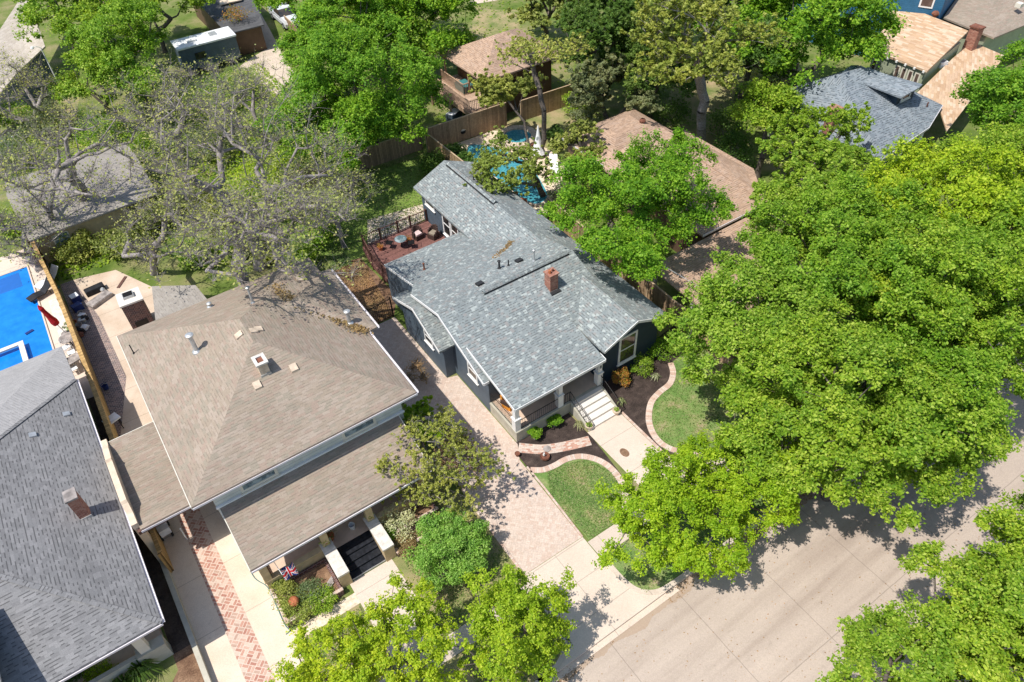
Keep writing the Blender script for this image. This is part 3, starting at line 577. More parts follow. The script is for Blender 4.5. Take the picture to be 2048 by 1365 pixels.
# ---- GREY HOUSE (left edge)
G = thing('slate_house', 'house with dark slate grey shingles and white gutters at the left edge', 'house', (-12, 27, 0))
sl = .39; ex, fy, by, ez = -5.2, 19.62, 36.1, 3.2; rx = ex-(by-fy)/2; rz = ez+sl*(by-fy)/2; ym = (by+fy)/2
roofset(G, [[(-30,fy,ez),(ex,fy,ez),(rx,ym,rz),(-30,ym,rz)], [(ex,fy,ez),(ex,by,ez),(rx,ym,rz)]], 'dark slate shingles')
roofset(G, [[(rx,ym,rz),(ex-.02,by,ez),(-5.42,40.0,2.7)], [(rx,ym,rz),(-5.42,40,2.7),(-30,40,2.7),(-30,ym,rz)]], 'brightened slate shingles', .1, 'rear_roof')  # back slope of the same slate roof, its brighter light painted into the shingles
m = MB(); 
for p, q in (((ex,fy,ez),(rx,ym,rz)), ((ex,by,ez),(rx,ym,rz))):
    p = np.array(p); q = np.array(q); d = q-p; d /= np.linalg.norm(d); n = np.cross([0,0,1.], d); n /= np.linalg.norm(n); n *= .11
    m.slab([p+n+[0,0,.0], p-n+[0,0,.0], q-n+[0,0,.0], q+n+[0,0,.0]][::-1], .02); m.v = [v+np.array([0,0,.012]) if False else v for v in m.v]
o = m.build('hip_cap', 'dark slate shingles', G); o.location.z += .03
gutter(G, [((-30,fy,ez),(ex,fy,ez),(0,-1)), ((ex,fy,ez),(ex,by,ez),(1,0))])
MB().box(-29, -5.85, 21.6, 35.6, 0, 3.15).build('wall', 'sage siding', G)
MB().box(-16, -5.9, 35.61, 39.7, 0, 2.6).build('rear_wall', 'sage siding', G)
MB().box(-30, -5.8, 20.15, 20.35, 0, .95).build('porch_wall', 'porch beige', G); MB().box(-30, -5.9, 20.36, 21.59, 0, .4).build('porch_floor', 'porch floor', G)
m = MB(); m.prism([(-6.9,20.0),(-5.75,20.0),(-5.75,20.5),(-6.9,20.5)], 0, 1.1); m.build('pier', 'porch beige', G); MB().box(-6.7, -6.3, 20.1, 20.45, 1.102, 3.05).build('porch_post', 'cream trim', G)
cx, cy = -6.55, 26.45
c1 = MB().box(cx-.22, cx+.22, cy-.3, cy+.3, 3.5, 5.1).build('chimney', 'red brick', G); MB().box(cx-.26, cx+.26, cy-.34, cy+.34, 5.102, 5.2).build('cap', 'stone gray', c1)
MB().box(cx-.26, cx+.26, cy-.34, cy-.302, 3.55, 3.8).build('flashing', 'galvanised steel', c1)
for px, py in ((63,867), (120,810)):
    x, y = at(px, py, 4.3); z = ez+sl*(ex-x); MB().slab([(x-.15,y-.15,z+.15),(x+.15,y-.15,z+.05),(x+.15,y+.15,z+.05),(x-.15,y+.15,z+.15)], .12).build('roof_vent', 'galvanised steel', G)
# dormer
dx, dy = at(25, 1345, 5.0)
d1 = MB(); xr = dx; 
xr -= .45
roofset(G, [[(xr-3.2,dy-.1,5.35),(xr,dy-.1,4.9),(xr,dy+3.3,5.25),(xr-3.2,dy+3.9,5.55)]], 'brightened slate shingles', .12, 'dormer_roof')
dm = MB().box(xr-3.0, xr-.35, dy+.2, dy+3.2, 3.9, 5.0).build('dormer', 'blue gray siding', G); window(dm, (xr-1.4,dy+.2,4.6), 'y-', 1.6, .7, 'cream trim', 'sky glass', .1, mull=False)

# ---- DECK of the blue house
D = thing('timber_deck', 'dark red stained timber deck with rail behind the blue house', 'deck', (15, 37, 0))
MB().prism([(13.35,35.05),(18.75,35.05),(18.75,40.4),(13.6,40.4),(13.3,38.5)], .35, .70).build('deck_floor', 'deck boards', D)
rl = MB(); pts = [(13.4,35.3),(13.4,38.5),(13.7,40.3),(18.7,40.3)]
for p, q in zip(pts[:-1], pts[1:]):
    p = np.array(p); q = np.array(q); L = np.linalg.norm(q-p); k = int(L/.14); rl.tube((*p,1.62), (*q,1.62), .045, n=4); rl.tube((*p,.82), (*q,.82), .03, n=4)
    for i in range(k): s = p+(q-p)*i/k; rl.tube((*s,.82), (*s,1.62), .014, n=4)
rl.build('deck_rail', 'dark timber', D)
for x, y in ((13.4,35.3),(13.4,36.9),(13.4,38.5),(13.7,40.3),(15.0,40.3),(16.4,40.3),(17.4,40.3),(18.7,40.3)): MB().box(x-.055, x+.055, y-.055, y+.055, 0, 1.72).build('rail_post', 'dark timber', D)
def wickerchair(x, y, a, label):
    r = thing('wicker_chair', label, 'chair', (x, y, .70), 'wicker chairs on the deck')
    m = MB(); m.obox((x,y), .62, .6, .72, 1.08, a); 
    n = 9; ca, sa = cos(a), sin(a)
    for i in range(n):
        t = -pi*.05+pi*1.1*i/(n-1); m.obox((x+.33*cos(t+a), y+.33*sin(t+a)), .1, .13, .95, 1.32+.28*max(0, sin(t)), t+a)
    m.build('frame', 'wicker', r); MB().obox((x-.02*ca,y-.05), .46, .46, 1.085, 1.2, a).build('cushion', 'pink fabric' , r); r.rotation_euler = (0, 0, 0); return r
wickerchair(17.2, 38.9, .1, 'dark wicker chair with pale pink cushion on the timber deck'); r = wickerchair(18.1, 38.3, -1.2, 'brown wicker armchair standing against the blue house wall')
for c in r.children:
    if c.name.startswith('cushion'): c.data.materials[0] = MT['cane']
def metalchair(x, y, a, label):
    r = thing('patio_chair', label, 'chair', (x, y, .70), 'wire chairs round the deck table'); m = MB(); ca, sa = cos(a), sin(a)
    def q(u, v, z): return (x+u*ca-v*sa, y+u*sa+v*ca, z)
    for u, v in ((-.22,-.22),(.22,-.22),(-.22,.22),(.22,.22)): m.tube(q(u,v,.7), q(u,v,1.14), .013, n=5)
    for i in range(7): m.tube(q(-.22+i*.073,.23,1.14), q(-.22+i*.073,.27,1.6), .008, n=4)
    m.tube(q(-.24,.27,1.6), q(.24,.27,1.6), .014); m.build('frame', 'black iron', r); MB().obox((x,y), .44, .44, 1.142, 1.17, a).build('seat', 'black iron', r)
metalchair(15.1, 39.1, .8, 'left black wire chair beside the round deck table'); metalchair(16.3, 38.2, -2.0, 'right black wire chair near the house end of the deck')
t = thing('patio_table', 'round glass and iron table between two wire chairs on the deck', 'table', (15.8, 38.7, .7))
MB().lathe((15.8,38.7,1.38), [(.42,0),(.42,.02)], 20).build('tabletop', 'sky glass', t); MB().tube((15.8,38.7,.7), (15.8,38.7,1.37), .03).build('leg', 'black iron', t)

def pot(name, label, x, y, z, r, h, mat='terracotta', plant=None, cat='plant pot', seed=1, pr=None):
    o = thing(name, label, cat, (x, y, z)); MB().lathe((x,y,z+.005), [(r*.65,0),(r*.95,h*.85),(r*1.05,h*.86),(r*1.05,h),(r*.85,h),(r*.8,h*.9)], 14).build('pot', mat, o)
    if plant: leaves('foliage', [(x,y,z+h+(pr or r)*.5)], [(pr or r)*1.1], 90, .07, plant, o, seed)
    return o

# ------------------------------------------------------------- vegetation
def npmesh(name, V, F, mat):
    me = bpy.data.meshes.new(name); n = len(F); k = F.shape[1]
    me.vertices.add(len(V)); me.vertices.foreach_set('co', V.astype(np.float32).ravel())
    me.loops.add(n*k); me.loops.foreach_set('vertex_index', F.astype(np.int32).ravel())
    me.polygons.add(n); me.polygons.foreach_set('loop_start', np.arange(0, n*k, k, dtype=np.int32)); me.materials.append(MT[mat]); me.update(calc_edges=True); return me
def leafdata(Cn, R, k, L, rg, flat=.62, up=.75, inner=.35, wid=.62, spray=0, out=None):
    Cn = np.array(Cn, float); R = np.array(R, float); n = len(Cn)
    if spray:                               # leaves set along short shoots that radiate from each twig end
        sd = rg.normal(size=(n, spray, 3)); sd /= np.linalg.norm(sd, axis=2)[:, :, None]
        if out is not None: sd = sd+out[:, None, :]*.75
        sd[:, :, 2] += .25; sd /= np.linalg.norm(sd, axis=2)[:, :, None]; ln = R[:, None]*(.55+.75*rg.random((n, spray)))
        w_ = rg.integers(0, spray, (n, k)); ix = np.arange(n)[:, None]; d = sd[ix, w_].reshape(-1, 3); l_ = ln[ix, w_].reshape(-1)
        t_ = (.12+.88*rg.random(n*k)**.8); rad = (.10+.16*(1-t_))*l_*1.15
        p = np.repeat(Cn, k, 0)+d*(t_*l_)[:, None]*np.array([1, 1, max(flat, .75)])+rg.normal(size=(n*k, 3))*rad[:, None]
    else:
        d = rg.normal(size=(n*k, 3)); d /= np.linalg.norm(d, axis=1)[:, None]
        rr = np.repeat(R, k)*(inner+(1-inner)*rg.random(n*k)**.7)
        p = np.repeat(Cn, k, 0)+d*rr[:, None]*np.array([1, 1, flat])
    nn = d*.45+np.array([0, 0, up])+rg.normal(size=(n*k, 3))*.5; nn /= np.linalg.norm(nn, axis=1)[:, None]
    a = rg.normal(size=(n*k, 3)); t = np.cross(nn, a); t /= np.linalg.norm(t, axis=1)[:, None]; b = np.cross(nn, t)
    s = (L*(.6+.8*rg.random(n*k)))[:, None]*.5
    V = np.stack([p-t*s, p+b*s*wid-nn*s*.15, p+t*s, p-b*s*wid-nn*s*.15], 1).reshape(-1, 3)
    return V
def leaves(name, Cn, R, k, L, mat, parent, seed=0, **kw):
    rg = np.random.default_rng(seed); V = leafdata(Cn, R, k, L, rg, **kw)-wl(parent)
    o = bpy.data.objects.new(name, npmesh(name, V, np.arange(len(V)).reshape(-1, 4), mat)); C.objects.link(o); o.parent = parent; return o
def tubes(P0, P1, r0, r1, n):
    P0 = np.array(P0); P1 = np.array(P1); d = P1-P0; d /= np.linalg.norm(d, axis=1)[:, None]+1e-9
    ref = np.where(np.abs(d[:, 2:3]) < .9, np.array([[0, 0, 1.]]), np.array([[1., 0, 0]])); a = np.cross(d, ref); a /= np.linalg.norm(a, axis=1)[:, None]; b = np.cross(d, a)
    V = []
    for P, r in ((P0, r0), (P1, r1)):
        for i in range(n):
            t = 2*pi*i/n; V.append(P+(a*cos(t)+b*sin(t))*np.array(r)[:, None])
    V = np.stack(V, 1); m = len(P0); base = np.arange(m)[:, None]*2*n; F = []
    for i in range(n):
        j = (i+1) % n; F.append(np.stack([base[:, 0]+i, base[:, 0]+j, base[:, 0]+n+j, base[:, 0]+n+i], 1))
    return V.reshape(-1, 3), np.concatenate(F)
def skeleton(base, tips, rg, trunk_h, rt, rtip, wig=.12, step=1.0, lean=(0, 0)):
    nodes = [np.array(base, float)]; par = [-1]; nt = max(3, int(trunk_h/.8))
    for i in range(1, nt+1):
        t = i/nt; nodes.append(np.array(base)+np.array([lean[0]*t+rg.normal()*.05*rt*6, lean[1]*t+rg.normal()*.05*rt*6, trunk_h*t])); par.append(i-1)
    fork = nt; top = nodes[-1]; tips = np.array(tips); order = np.argsort(np.linalg.norm(tips-top, axis=1)); A = np.zeros((6000+len(tips)*8, 3)); A[:len(nodes)] = nodes; cnt = len(nodes); first = max(1, nt-1)
    pd = list(np.zeros(cnt)); tipn = []
    pathd = np.zeros(len(A))
    for ti in order:
        T = tips[ti]; dd = np.linalg.norm(A[first:cnt]-T, axis=1)+.35*pathd[first:cnt]; dz = A[first:cnt, 2]-T[2]; dd = dd+np.maximum(0, dz+.2)*.8
        j = int(np.argmin(dd))+first; p = A[j].copy(); L = np.linalg.norm(T-p); k = max(1, int(L/step)); last = j
        for q in range(1, k+1):
            t = q/k; pos = p+(T-p)*t; 
            if q < k: pos = pos+rg.normal(size=3)*wig*min(1, L*.3)+np.array([0, 0, -.10*L*sin(pi*t)*.6])
            A[cnt] = pos; par.append(last); pathd[cnt] = pathd[last]+L/k; last = cnt; cnt += 1
        tipn.append(last)
    par = np.array(par); wgt = np.zeros(cnt); 
    for t_ in tipn: wgt[t_] += 1
    for i in range(cnt-1, 0, -1): wgt[par[i]] += wgt[i]
    wgt = np.maximum(wgt, 1); rad = rtip*wgt**.5; rad = rad*min(1.0, 1e9); sc = rt/rad[0]; rad = rtip+(rad-rtip)*(rt-rtip)/(rad[0]-rtip+1e-9)
    ii = np.arange(1, cnt); return A[:cnt], par, rad, ii
def crown_tips(c, rx, ry, rz, n, rg, shell=.55, low=-.55, lob=.16):
    out = []; ph = rg.random(6)*6.28
    while len(out) < n:
        d = rg.normal(size=3); d /= np.linalg.norm(d)
        if d[2] < low: continue
        az = math.atan2(d[1], d[0]); k = 1+lob*(sin(3*az+ph[0])+.8*sin(5*az+ph[1]+2*d[2])+.7*sin(7*az+ph[2])+sin(4*d[2]+ph[3]))*.6
        r = (shell+(1-shell)*rg.random()**.6)*k; out.append((c[0]+d[0]*rx*r, c[1]+d[1]*ry*r, c[2]+d[2]*rz*r))
    out = np.array(out); out[:, 2] = np.maximum(out[:, 2], .5); return out
def lobed_tips(c, rx, ry, rz, n, rg, low, lob, per=11, lr=.37):
    nb = max(5, n//per); B = []; tries = 0
    while len(B) < nb:
        tries += 1; p = crown_tips(c, rx*.80, ry*.80, rz*.80, 1, rg, .72 if rg.random() < .8 else .3, low, lob)[0]
        if all(np.linalg.norm((p-q)/[rx, ry, rz]) > .40*(1-tries/4000) for q in B) or tries > 3500: B.append(p)
    out = []
    for b in B:
        R_ = lr*rx*(.7+.6*rg.random()); m_ = int(per*(R_/(lr*rx))**1.6)+2
        for _ in range(m_):
            d = rg.normal(size=3); d /= np.linalg.norm(d); d[2] = abs(d[2])*.9-.15; r = .35+.65*rg.random()**.6; out.append(b+d*R_*r*np.array([1, 1, .62]))
    out = np.array(out); out[:, 2] = np.maximum(out[:, 2], .5); return out
def tree(name, label, cx_, cy_, cz_, rx, rz, leafmat, seed, n=170, k=150, cr=.75, L=.2, base=None, ry=None, group=None, trunk=.22, bark='bark', cat='tree', twigs=0, th=None, low=-.5, shell=.55, inner=.35, flat=.62, rtip=.012, lob=.16, wig=.12, per=11):
    rg = np.random.default_rng(seed); base = base or (cx_+rg.normal()*.2, cy_+rg.normal()*.2); ry = ry or rx
    root = thing(name, label, cat, (base[0], base[1], 0), group)
    tips = crown_tips((cx_, cy_, cz_), rx-cr*.5, ry-cr*.5, rz-cr*.4, n, rg, shell, low, lob) if twigs > 1000 or per == 0 else lobed_tips((cx_, cy_, cz_), rx-cr*.4, ry-cr*.4, rz-cr*.3, n, rg, low, lob, per)
    th = th if th is not None else max(.4, (cz_-rz)*.9+.6); lean = ((cx_-base[0])*.35, (cy_-base[1])*.35)
    A, par, rad, ii = skeleton((base[0], base[1], -.1), tips, rg, th, trunk, rtip, wig, .9, lean)
    off = np.array([base[0], base[1], 0]); big = rad[ii] > .045; VV = []; FF = []; nv = 0
    for msk, sides in ((big, 7), (~big, 4)):
        q = ii[msk]
        if len(q): V, F = tubes(A[par[q]], A[q], np.where(par[q] == 0, rad[0]*1.25, np.minimum(rad[par[q]], rad[q]*1.5)), rad[q], sides); VV.append(V); FF.append(F+nv); nv += len(V)
    if twigs:
        src = A[ii[rad[ii] < .09]]; s = src[rg.integers(0, len(src), twigs)]; d = rg.normal(size=(twigs, 3)); d[:, 2] = np.abs(d[:, 2])*.9+.1; d /= np.linalg.norm(d, axis=1)[:, None]; ln = (.25+.75*rg.random(twigs))[:, None]*cr*1.5
        mid = s+d*ln*.5; e2 = mid+(d+rg.normal(size=(twigs, 3))*.35)*ln*.5
        for a_, b_, r0, r1 in ((s, mid, .009, .007), (mid, e2, .007, .004)):
            V, F = tubes(a_, b_, np.full(twigs, r0), np.full(twigs, r1), 3); 
            VV.append(V); FF.append(F+nv); nv += len(V)
        tipL = e2
    V = np.concatenate(VV)-off; F = np.concatenate(FF)
    o = bpy.data.objects.new('trunk', npmesh('trunk', V, F, bark)); C.objects.link(o); o.parent = root
    if k:
        if twigs: CC = np.concatenate([tips, tipL]); RR = np.concatenate([np.full(len(tips), cr*.55), np.full(len(tipL), cr*.28)]); kk = k
        else: CC = tips; RR = cr*(.6+.6*rg.random(len(tips))); kk = k
        cen = np.array([cx_, cy_, cz_-rz*.4]); od = np.array(CC)-cen; od /= np.linalg.norm(od, axis=1)[:, None]
        V = leafdata(CC, RR*(1.0 if twigs else .98), kk if twigs else int(kk*1.75), L if twigs else L*.72, rg, flat, inner=inner, spray=3 if twigs else 7, out=od)-off
        o = bpy.data.objects.new('crown', npmesh('crown', V, np.arange(len(V)).reshape(-1, 4), leafmat)); C.objects.link(o); o.parent = root
    return root
def shrub(name, label, x, y, r, h, mat, seed, n=26, k=60, L=.09, cr=None, group=None, cat='shrub', z=0, bark='twig', ry=None):
    rg = np.random.default_rng(seed); root = thing(name, label, cat, (x, y, z), group); cr = cr or r*.42
    T = crown_tips((x, y, z+h*.52), r-cr*.4, (ry or r)-cr*.4, h*.45, n, rg, .4, -.6)
    V, F = tubes(np.repeat([[x, y, z]], n, 0)+rg.normal(size=(n, 3))*[.05, .05, 0], T, np.full(n, .018), np.full(n, .008), 4); off = np.array([x, y, z])
    o = bpy.data.objects.new('stems', npmesh('stems', V-off, F, bark)); C.objects.link(o); o.parent = root
    V = leafdata(T, cr*(.7+.5*rg.random(n)), k, L, rg)-off
    o = bpy.data.objects.new('foliage', npmesh('foliage', V, np.arange(len(V)).reshape(-1, 4), mat)); C.objects.link(o); o.parent = root; return root
def blades(name, label, x, y, r, n, mat, seed, h=.5, cat='plant', wd=.03, z=0, group=None):
    rg = np.random.default_rng(seed); root = thing(name, label, cat, (x, y, z), group); V = []
    for i in range(n):
        t = rg.random()*6.283; e = .35+.65*rg.random(); d = np.array([cos(t), sin(t), 0]); q = np.array([-sin(t), cos(t), 0])*wd*.5; p0 = np.zeros(3); p1 = d*r*.5*e+[0, 0, h*(1.2-e*.6)]; p2 = d*r*e+[0, 0, h*(1.1-e)*.9]
        V += [p0-q, p0+q, p1+q, p1-q, p1-q, p1+q, p2+q*.2, p2-q*.2]
    V = np.array(V); o = bpy.data.objects.new('leaves', npmesh('leaves', V, np.arange(len(V)).reshape(-1, 4), mat)); C.objects.link(o); o.parent = root; return root
#@@REST
# ------------------------------------------------------------- trees
def TR(name, label, px, py, cz, rx, rz, mat, seed, base=None, **k):
    x, y = at(px, py, cz); return tree(name, label, x, y, cz, rx, rz, mat, seed, base=base, **k)
SG = 'leafy street trees along the right hand kerb'
TR('oak_tree', 'broad oak just right of the blue house roof, over the mulch bed and lawn', 1512, 660, 6.0, 4.25, 3.5, 'oak leaves', 11, n=210, k=170, cr=.72, L=.2, group=SG)
TR('oak_tree', 'oak crown in the middle of the right hand canopy, above the tan driveway', 1690, 545, 6.5, 5.34, 3.99, 'oak leaves', 12, n=230, k=170, cr=.8, L=.2, group=SG)
TR('oak_tree', 'oak leaning over the street with its shadow on the road', 1690, 830, 6.0, 4.91, 3.99, 'oak leaves', 13, n=230, k=180, cr=.72, L=.19, group=SG)
TR('oak_tree', 'large oak on the verge near the right edge, behind the one leaning over the street', 1900, 630, 6.5, 5.12, 3.99, 'oak leaves', 14, n=230, k=170, cr=.8, L=.2, group=SG)
TR('oak_tree', 'bright oak crown below the grey dormered house at the right', 1900, 440, 6.5, 5.67, 4.09, 'lime leaves', 15, n=220, k=160, cr=.85, L=.22, group=SG)
TR('oak_tree', 'oak at the right edge with bare grey twigs showing through its crown', 2075, 540, 6.5, 4.80, 4.09, 'oak leaves', 16, n=190, k=150, cr=.8, L=.21, group=SG)
TR('oak_tree', 'oak at the right edge beside the low golden roof', 2040, 355, 6.0, 4.69, 3.57, 'oak leaves', 17, n=180, k=150, cr=.85, L=.23, group=SG)
TR('oak_tree', 'darker oak in front of the far brown roof at the top right', 2040, 215, 6.0, 4.69, 3.36, 'maple leaves', 18, n=180, k=140, cr=.9, L=.25, group=SG)
TR('oak_tree', 'low spreading oak bough over the road at the right edge', 1845, 835, 5.0, 3.82, 2.52, 'oak leaves', 19, n=170, k=170, cr=.65, L=.18, group=SG)
TR('young_maple', 'small yellow green maple on the verge just left of the kerb shadow', 1500, 955, 3.6, 2.62, 2.42, 'lime leaves', 20, n=120, k=150, cr=.55, L=.15, trunk=.12, base=(18.4, 11.3), per=0, shell=.45)
TR('young_maple', 'bright lime green maple standing between the round lawn and the street', 1352, 1035, 3.4, 2.95, 2.6, 'lime leaves', 21, n=170, k=160, cr=.55, L=.15, trunk=.13, lob=.36, base=(14.9, 11.6), per=0, shell=.45)
TR('young_maple', 'lime green maple at the foot of the brick driveway beside the round bush', 1040, 1262, 3.0, 2.30, 2.3, 'lime leaves', 22, n=150, k=130, cr=.52, L=.14, trunk=.12, lob=.42, base=(7.0, 10.9), per=0, shell=.4)
TR('young_maple', 'spreading lime green maple at the bottom in front of the brown house', 800, 1310, 3.2, 2.65, 2.2, 'lime leaves', 23, n=130, k=120, cr=.48, L=.14, trunk=.13, lob=.28, base=(3.0, 12.6), per=0, shell=.45)
TR('young_maple', 'lime green maple at the bottom edge beside the herringbone brick ribbon', 660, 1345, 3.0, 2.1, 2.0, 'lime leaves', 24, n=95, k=110, cr=.48, L=.14, trunk=.11, lob=.3, per=0, shell=.45)
TR('street_tree', 'tree across the street at the right edge, upper one of the three', 2160, 1195, 6.0, 3.82, 3.78, 'oak leaves', 31, n=220, k=190, cr=.65, L=.17)
TR('street_tree', 'tree across the street reaching furthest left into the road', 2010, 1330, 6.0, 3.60, 3.57, 'oak leaves', 32, n=220, k=190, cr=.6, L=.16, lob=.24)
TR('street_tree', 'tree across the street in the bottom right corner', 2120, 1330, 6.5, 4.14, 3.99, 'oak leaves', 33, n=200, k=180, cr=.6, L=.16)
TR('street_tree', 'lowest tree across the street, cut by the bottom edge of the picture', 1835, 1440, 5.5, 3.49, 3.36, 'oak leaves', 34, n=170, k=180, cr=.6, L=.16, lob=.24)
TR('maple_tree', 'vivid green maple overhanging the right side of the blue house roof', 1262, 415, 6.3, 5.45, 3.46, 'maple leaves', 41, n=190, k=200, cr=.85, L=.2, lob=.28, base=(26.4, 27.6), flat=.4)
TR('maple_tree', 'tall bright maple left of the raised balcony, behind the back lawn', 730, 165, 6.5, 6.10, 4.41, 'maple leaves', 42, n=210, k=160, cr=1.05, L=.25, lob=.22)
TR('maple_tree', 'bright maple above the timber fence left of the teal pool', 690, 270, 4.5, 4.58, 3.36, 'maple leaves', 43, n=130, k=140, cr=.9, L=.24, lob=.25)
TR('maple_tree', 'maple beside the parked pickup truck at the top', 685, 70, 6.5, 4.80, 4.41, 'maple leaves', 44, n=150, k=120, cr=1.1, L=.3)
TR('maple_tree', 'dark rounded tree at the top just left of the brown garage roof', 842, 35, 6.0, 5.67, 4.83, 'maple leaves', 45, n=170, k=120, cr=1.2, L=.32)
TR('maple_tree', 'green tree at the top edge above the pickup truck', 760, -10, 6.0, 6.00, 5.04, 'oak leaves', 46, n=120, k=100, cr=1.3, L=.35)
TR('elm_tree', 'green elm at the top left with a visible forking trunk', 250, 95, 6.0, 5.23, 3.57, 'oak leaves', 47, n=150, k=95, cr=.95, L=.28, lob=.3)
TR('elm_tree', 'elm at the top edge left of the charcoal shed', 180, 25, 6.5, 6.00, 4.20, 'oak leaves', 49, n=130, k=85, cr=1.0, L=.32, lob=.3)
TR('hackberry_tree', 'dense green tree at the top right with its shadow on the golden roof', 1615, 50, 7.5, 5.9, 4.83, 'maple leaves', 50, n=230, k=120, cr=1.2, L=.34, lob=.2)
TR('hackberry_tree', 'pale green feathery tree drooping over the roof of the grey dormered house', 1635, 350, 5.5, 4.36, 2.94, 'oak leaves', 51, n=120, k=90, cr=.85, L=.2, lob=.3, twigs=300)
TR('hackberry_tree', 'green tree left of the grey dormered house beside the tan roof corner', 1545, 235, 5.0, 3.05, 2.52, 'oak leaves', 52, n=110, k=110, cr=.85, L=.24, lob=.25)
TR('cottonwood_tree', 'tall sparse yellow green tree with a grey trunk on the brown back lawn', 1395, 85, 9.0, 5.2, 3.8, 'olive leaves', 53, n=170, k=24, cr=.85, L=.24, twigs=900, base=(42.2, 36.6), trunk=.38, bark='pale bark', lob=.3, th=5.0)
TR('cottonwood_tree', 'sparse tree with a dark trunk rising beside the white closed parasol', 1095, 135, 8.5, 4.2, 2.6, 'olive leaves', 54, n=60, k=7, cr=.75, L=.2, twigs=420, base=(31.2, 43.2), trunk=.2, lob=.3, th=4.5)
TR('redbud_tree', 'olive green tree in front of the balcony, left of the dark trunk', 1025, 195, 4.2, 2.5, 1.8, 'olive leaves', 55, n=80, k=60, cr=.7, L=.22, twigs=250, base=(30.4, 43.8), lob=.3, trunk=.1)
TR('redbud_tree', 'thin light tree spreading over the teal swimming pool', 1015, 350, 3.8, 3.2, 1.4, 'olive leaves', 56, n=140, k=26, cr=.55, L=.15, per=0, twigs=650, base=(27.8, 38.6), lob=.3)
TR('redbud_tree', 'thin pale tree between the teal pool and the tan roof', 1165, 300, 3.0, 2.4, 1.6, 'olive leaves', 57, n=60, k=22, cr=.6, L=.18, twigs=380, lob=.3)
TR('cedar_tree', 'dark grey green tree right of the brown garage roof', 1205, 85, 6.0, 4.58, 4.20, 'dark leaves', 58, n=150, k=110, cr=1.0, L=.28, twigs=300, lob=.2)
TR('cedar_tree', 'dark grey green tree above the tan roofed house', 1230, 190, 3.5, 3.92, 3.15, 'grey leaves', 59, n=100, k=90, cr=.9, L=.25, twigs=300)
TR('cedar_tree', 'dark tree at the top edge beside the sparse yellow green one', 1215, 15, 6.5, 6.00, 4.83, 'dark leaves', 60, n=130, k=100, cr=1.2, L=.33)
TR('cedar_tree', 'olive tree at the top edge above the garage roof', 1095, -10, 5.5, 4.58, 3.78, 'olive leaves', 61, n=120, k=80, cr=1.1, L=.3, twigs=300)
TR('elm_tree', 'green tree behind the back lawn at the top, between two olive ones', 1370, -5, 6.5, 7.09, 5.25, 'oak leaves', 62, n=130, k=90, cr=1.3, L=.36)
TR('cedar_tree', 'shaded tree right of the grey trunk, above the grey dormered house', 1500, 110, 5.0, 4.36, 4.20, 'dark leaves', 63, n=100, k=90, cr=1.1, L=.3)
TR('elm_tree', 'green tree at the top left corner of the picture above the beige roof', 105, -5, 6.0, 5.0, 4.0, 'oak leaves', 64, n=130, k=85, cr=1.0, L=.32, lob=.25)
TR('elm_tree', 'green tree at the top edge left of the charcoal garage', 290, -15, 6.0, 5.6, 4.0, 'oak leaves', 65, n=130, k=85, cr=1.0, L=.32, lob=.25)
TR('pecan_tree', 'small twiggy pecan beside the shady back lawn and the deck', 655, 400, 4.0, 3.0, 2.2, 'pecan leaves', 85, n=110, k=2, cr=.7, L=.15, twigs=1600, trunk=.15, bark='grey twig', lob=.3, rtip=.013)
TR('elm_tree', 'small green tree right below the white street lamp', 190, 165, 4.0, 3.6, 2.6, 'oak leaves', 66, n=90, k=90, cr=.9, L=.28, lob=.25)
TR('maple_tree', 'green tree beyond the first pickup tree at the very top edge', 600, -25, 6.0, 4.6, 4.2, 'maple leaves', 67, n=100, k=100, cr=1.1, L=.33)
TR('maple_tree', 'green tree between the tall bright maple and the dark rounded one', 760, 80, 5.0, 4.4, 3.8, 'oak leaves', 68, n=110, k=110, cr=1.0, L=.3)
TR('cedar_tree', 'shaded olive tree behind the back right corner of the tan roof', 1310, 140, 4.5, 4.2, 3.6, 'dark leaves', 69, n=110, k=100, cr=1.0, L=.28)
TR('hackberry_tree', 'green tree at the top right between the golden roof and the pale feathery tree', 1480, 30, 6.0, 4.6, 4.0, 'maple leaves', 70, n=110, k=100, cr=1.1, L=.33)
TR('hackberry_tree', 'thin feathery tree over the orange chimney of the grey dormered house', 1660, 262, 5.6, 3.2, 2.2, 'oak leaves', 86, n=80, k=40, cr=.7, L=.17, twigs=260, lob=.3, trunk=.14)
TR('oak_tree', 'oak over the tan carport, furthest up the right hand canopy', 1640, 455, 5.8, 3.8, 3.0, 'oak leaves', 81, n=130, k=140, cr=.75, L=.2, group=SG)
TR('oak_tree', 'oak in the gap between the tan driveway and the right edge', 1790, 580, 6.0, 4.2, 3.2, 'oak leaves', 82, n=150, k=150, cr=.75, L=.2, group=SG)
TR('oak_tree', 'oak filling the verge behind the lime green maples', 1620, 880, 5.0, 3.6, 2.8, 'oak leaves', 83, n=150, k=170, cr=.65, L=.19, group=SG)
TR('oak_tree', 'oak over the sidewalk halfway to the right edge', 1790, 790, 5.8, 4.2, 3.2, 'oak leaves', 84, n=160, k=160, cr=.7, L=.19, group=SG)
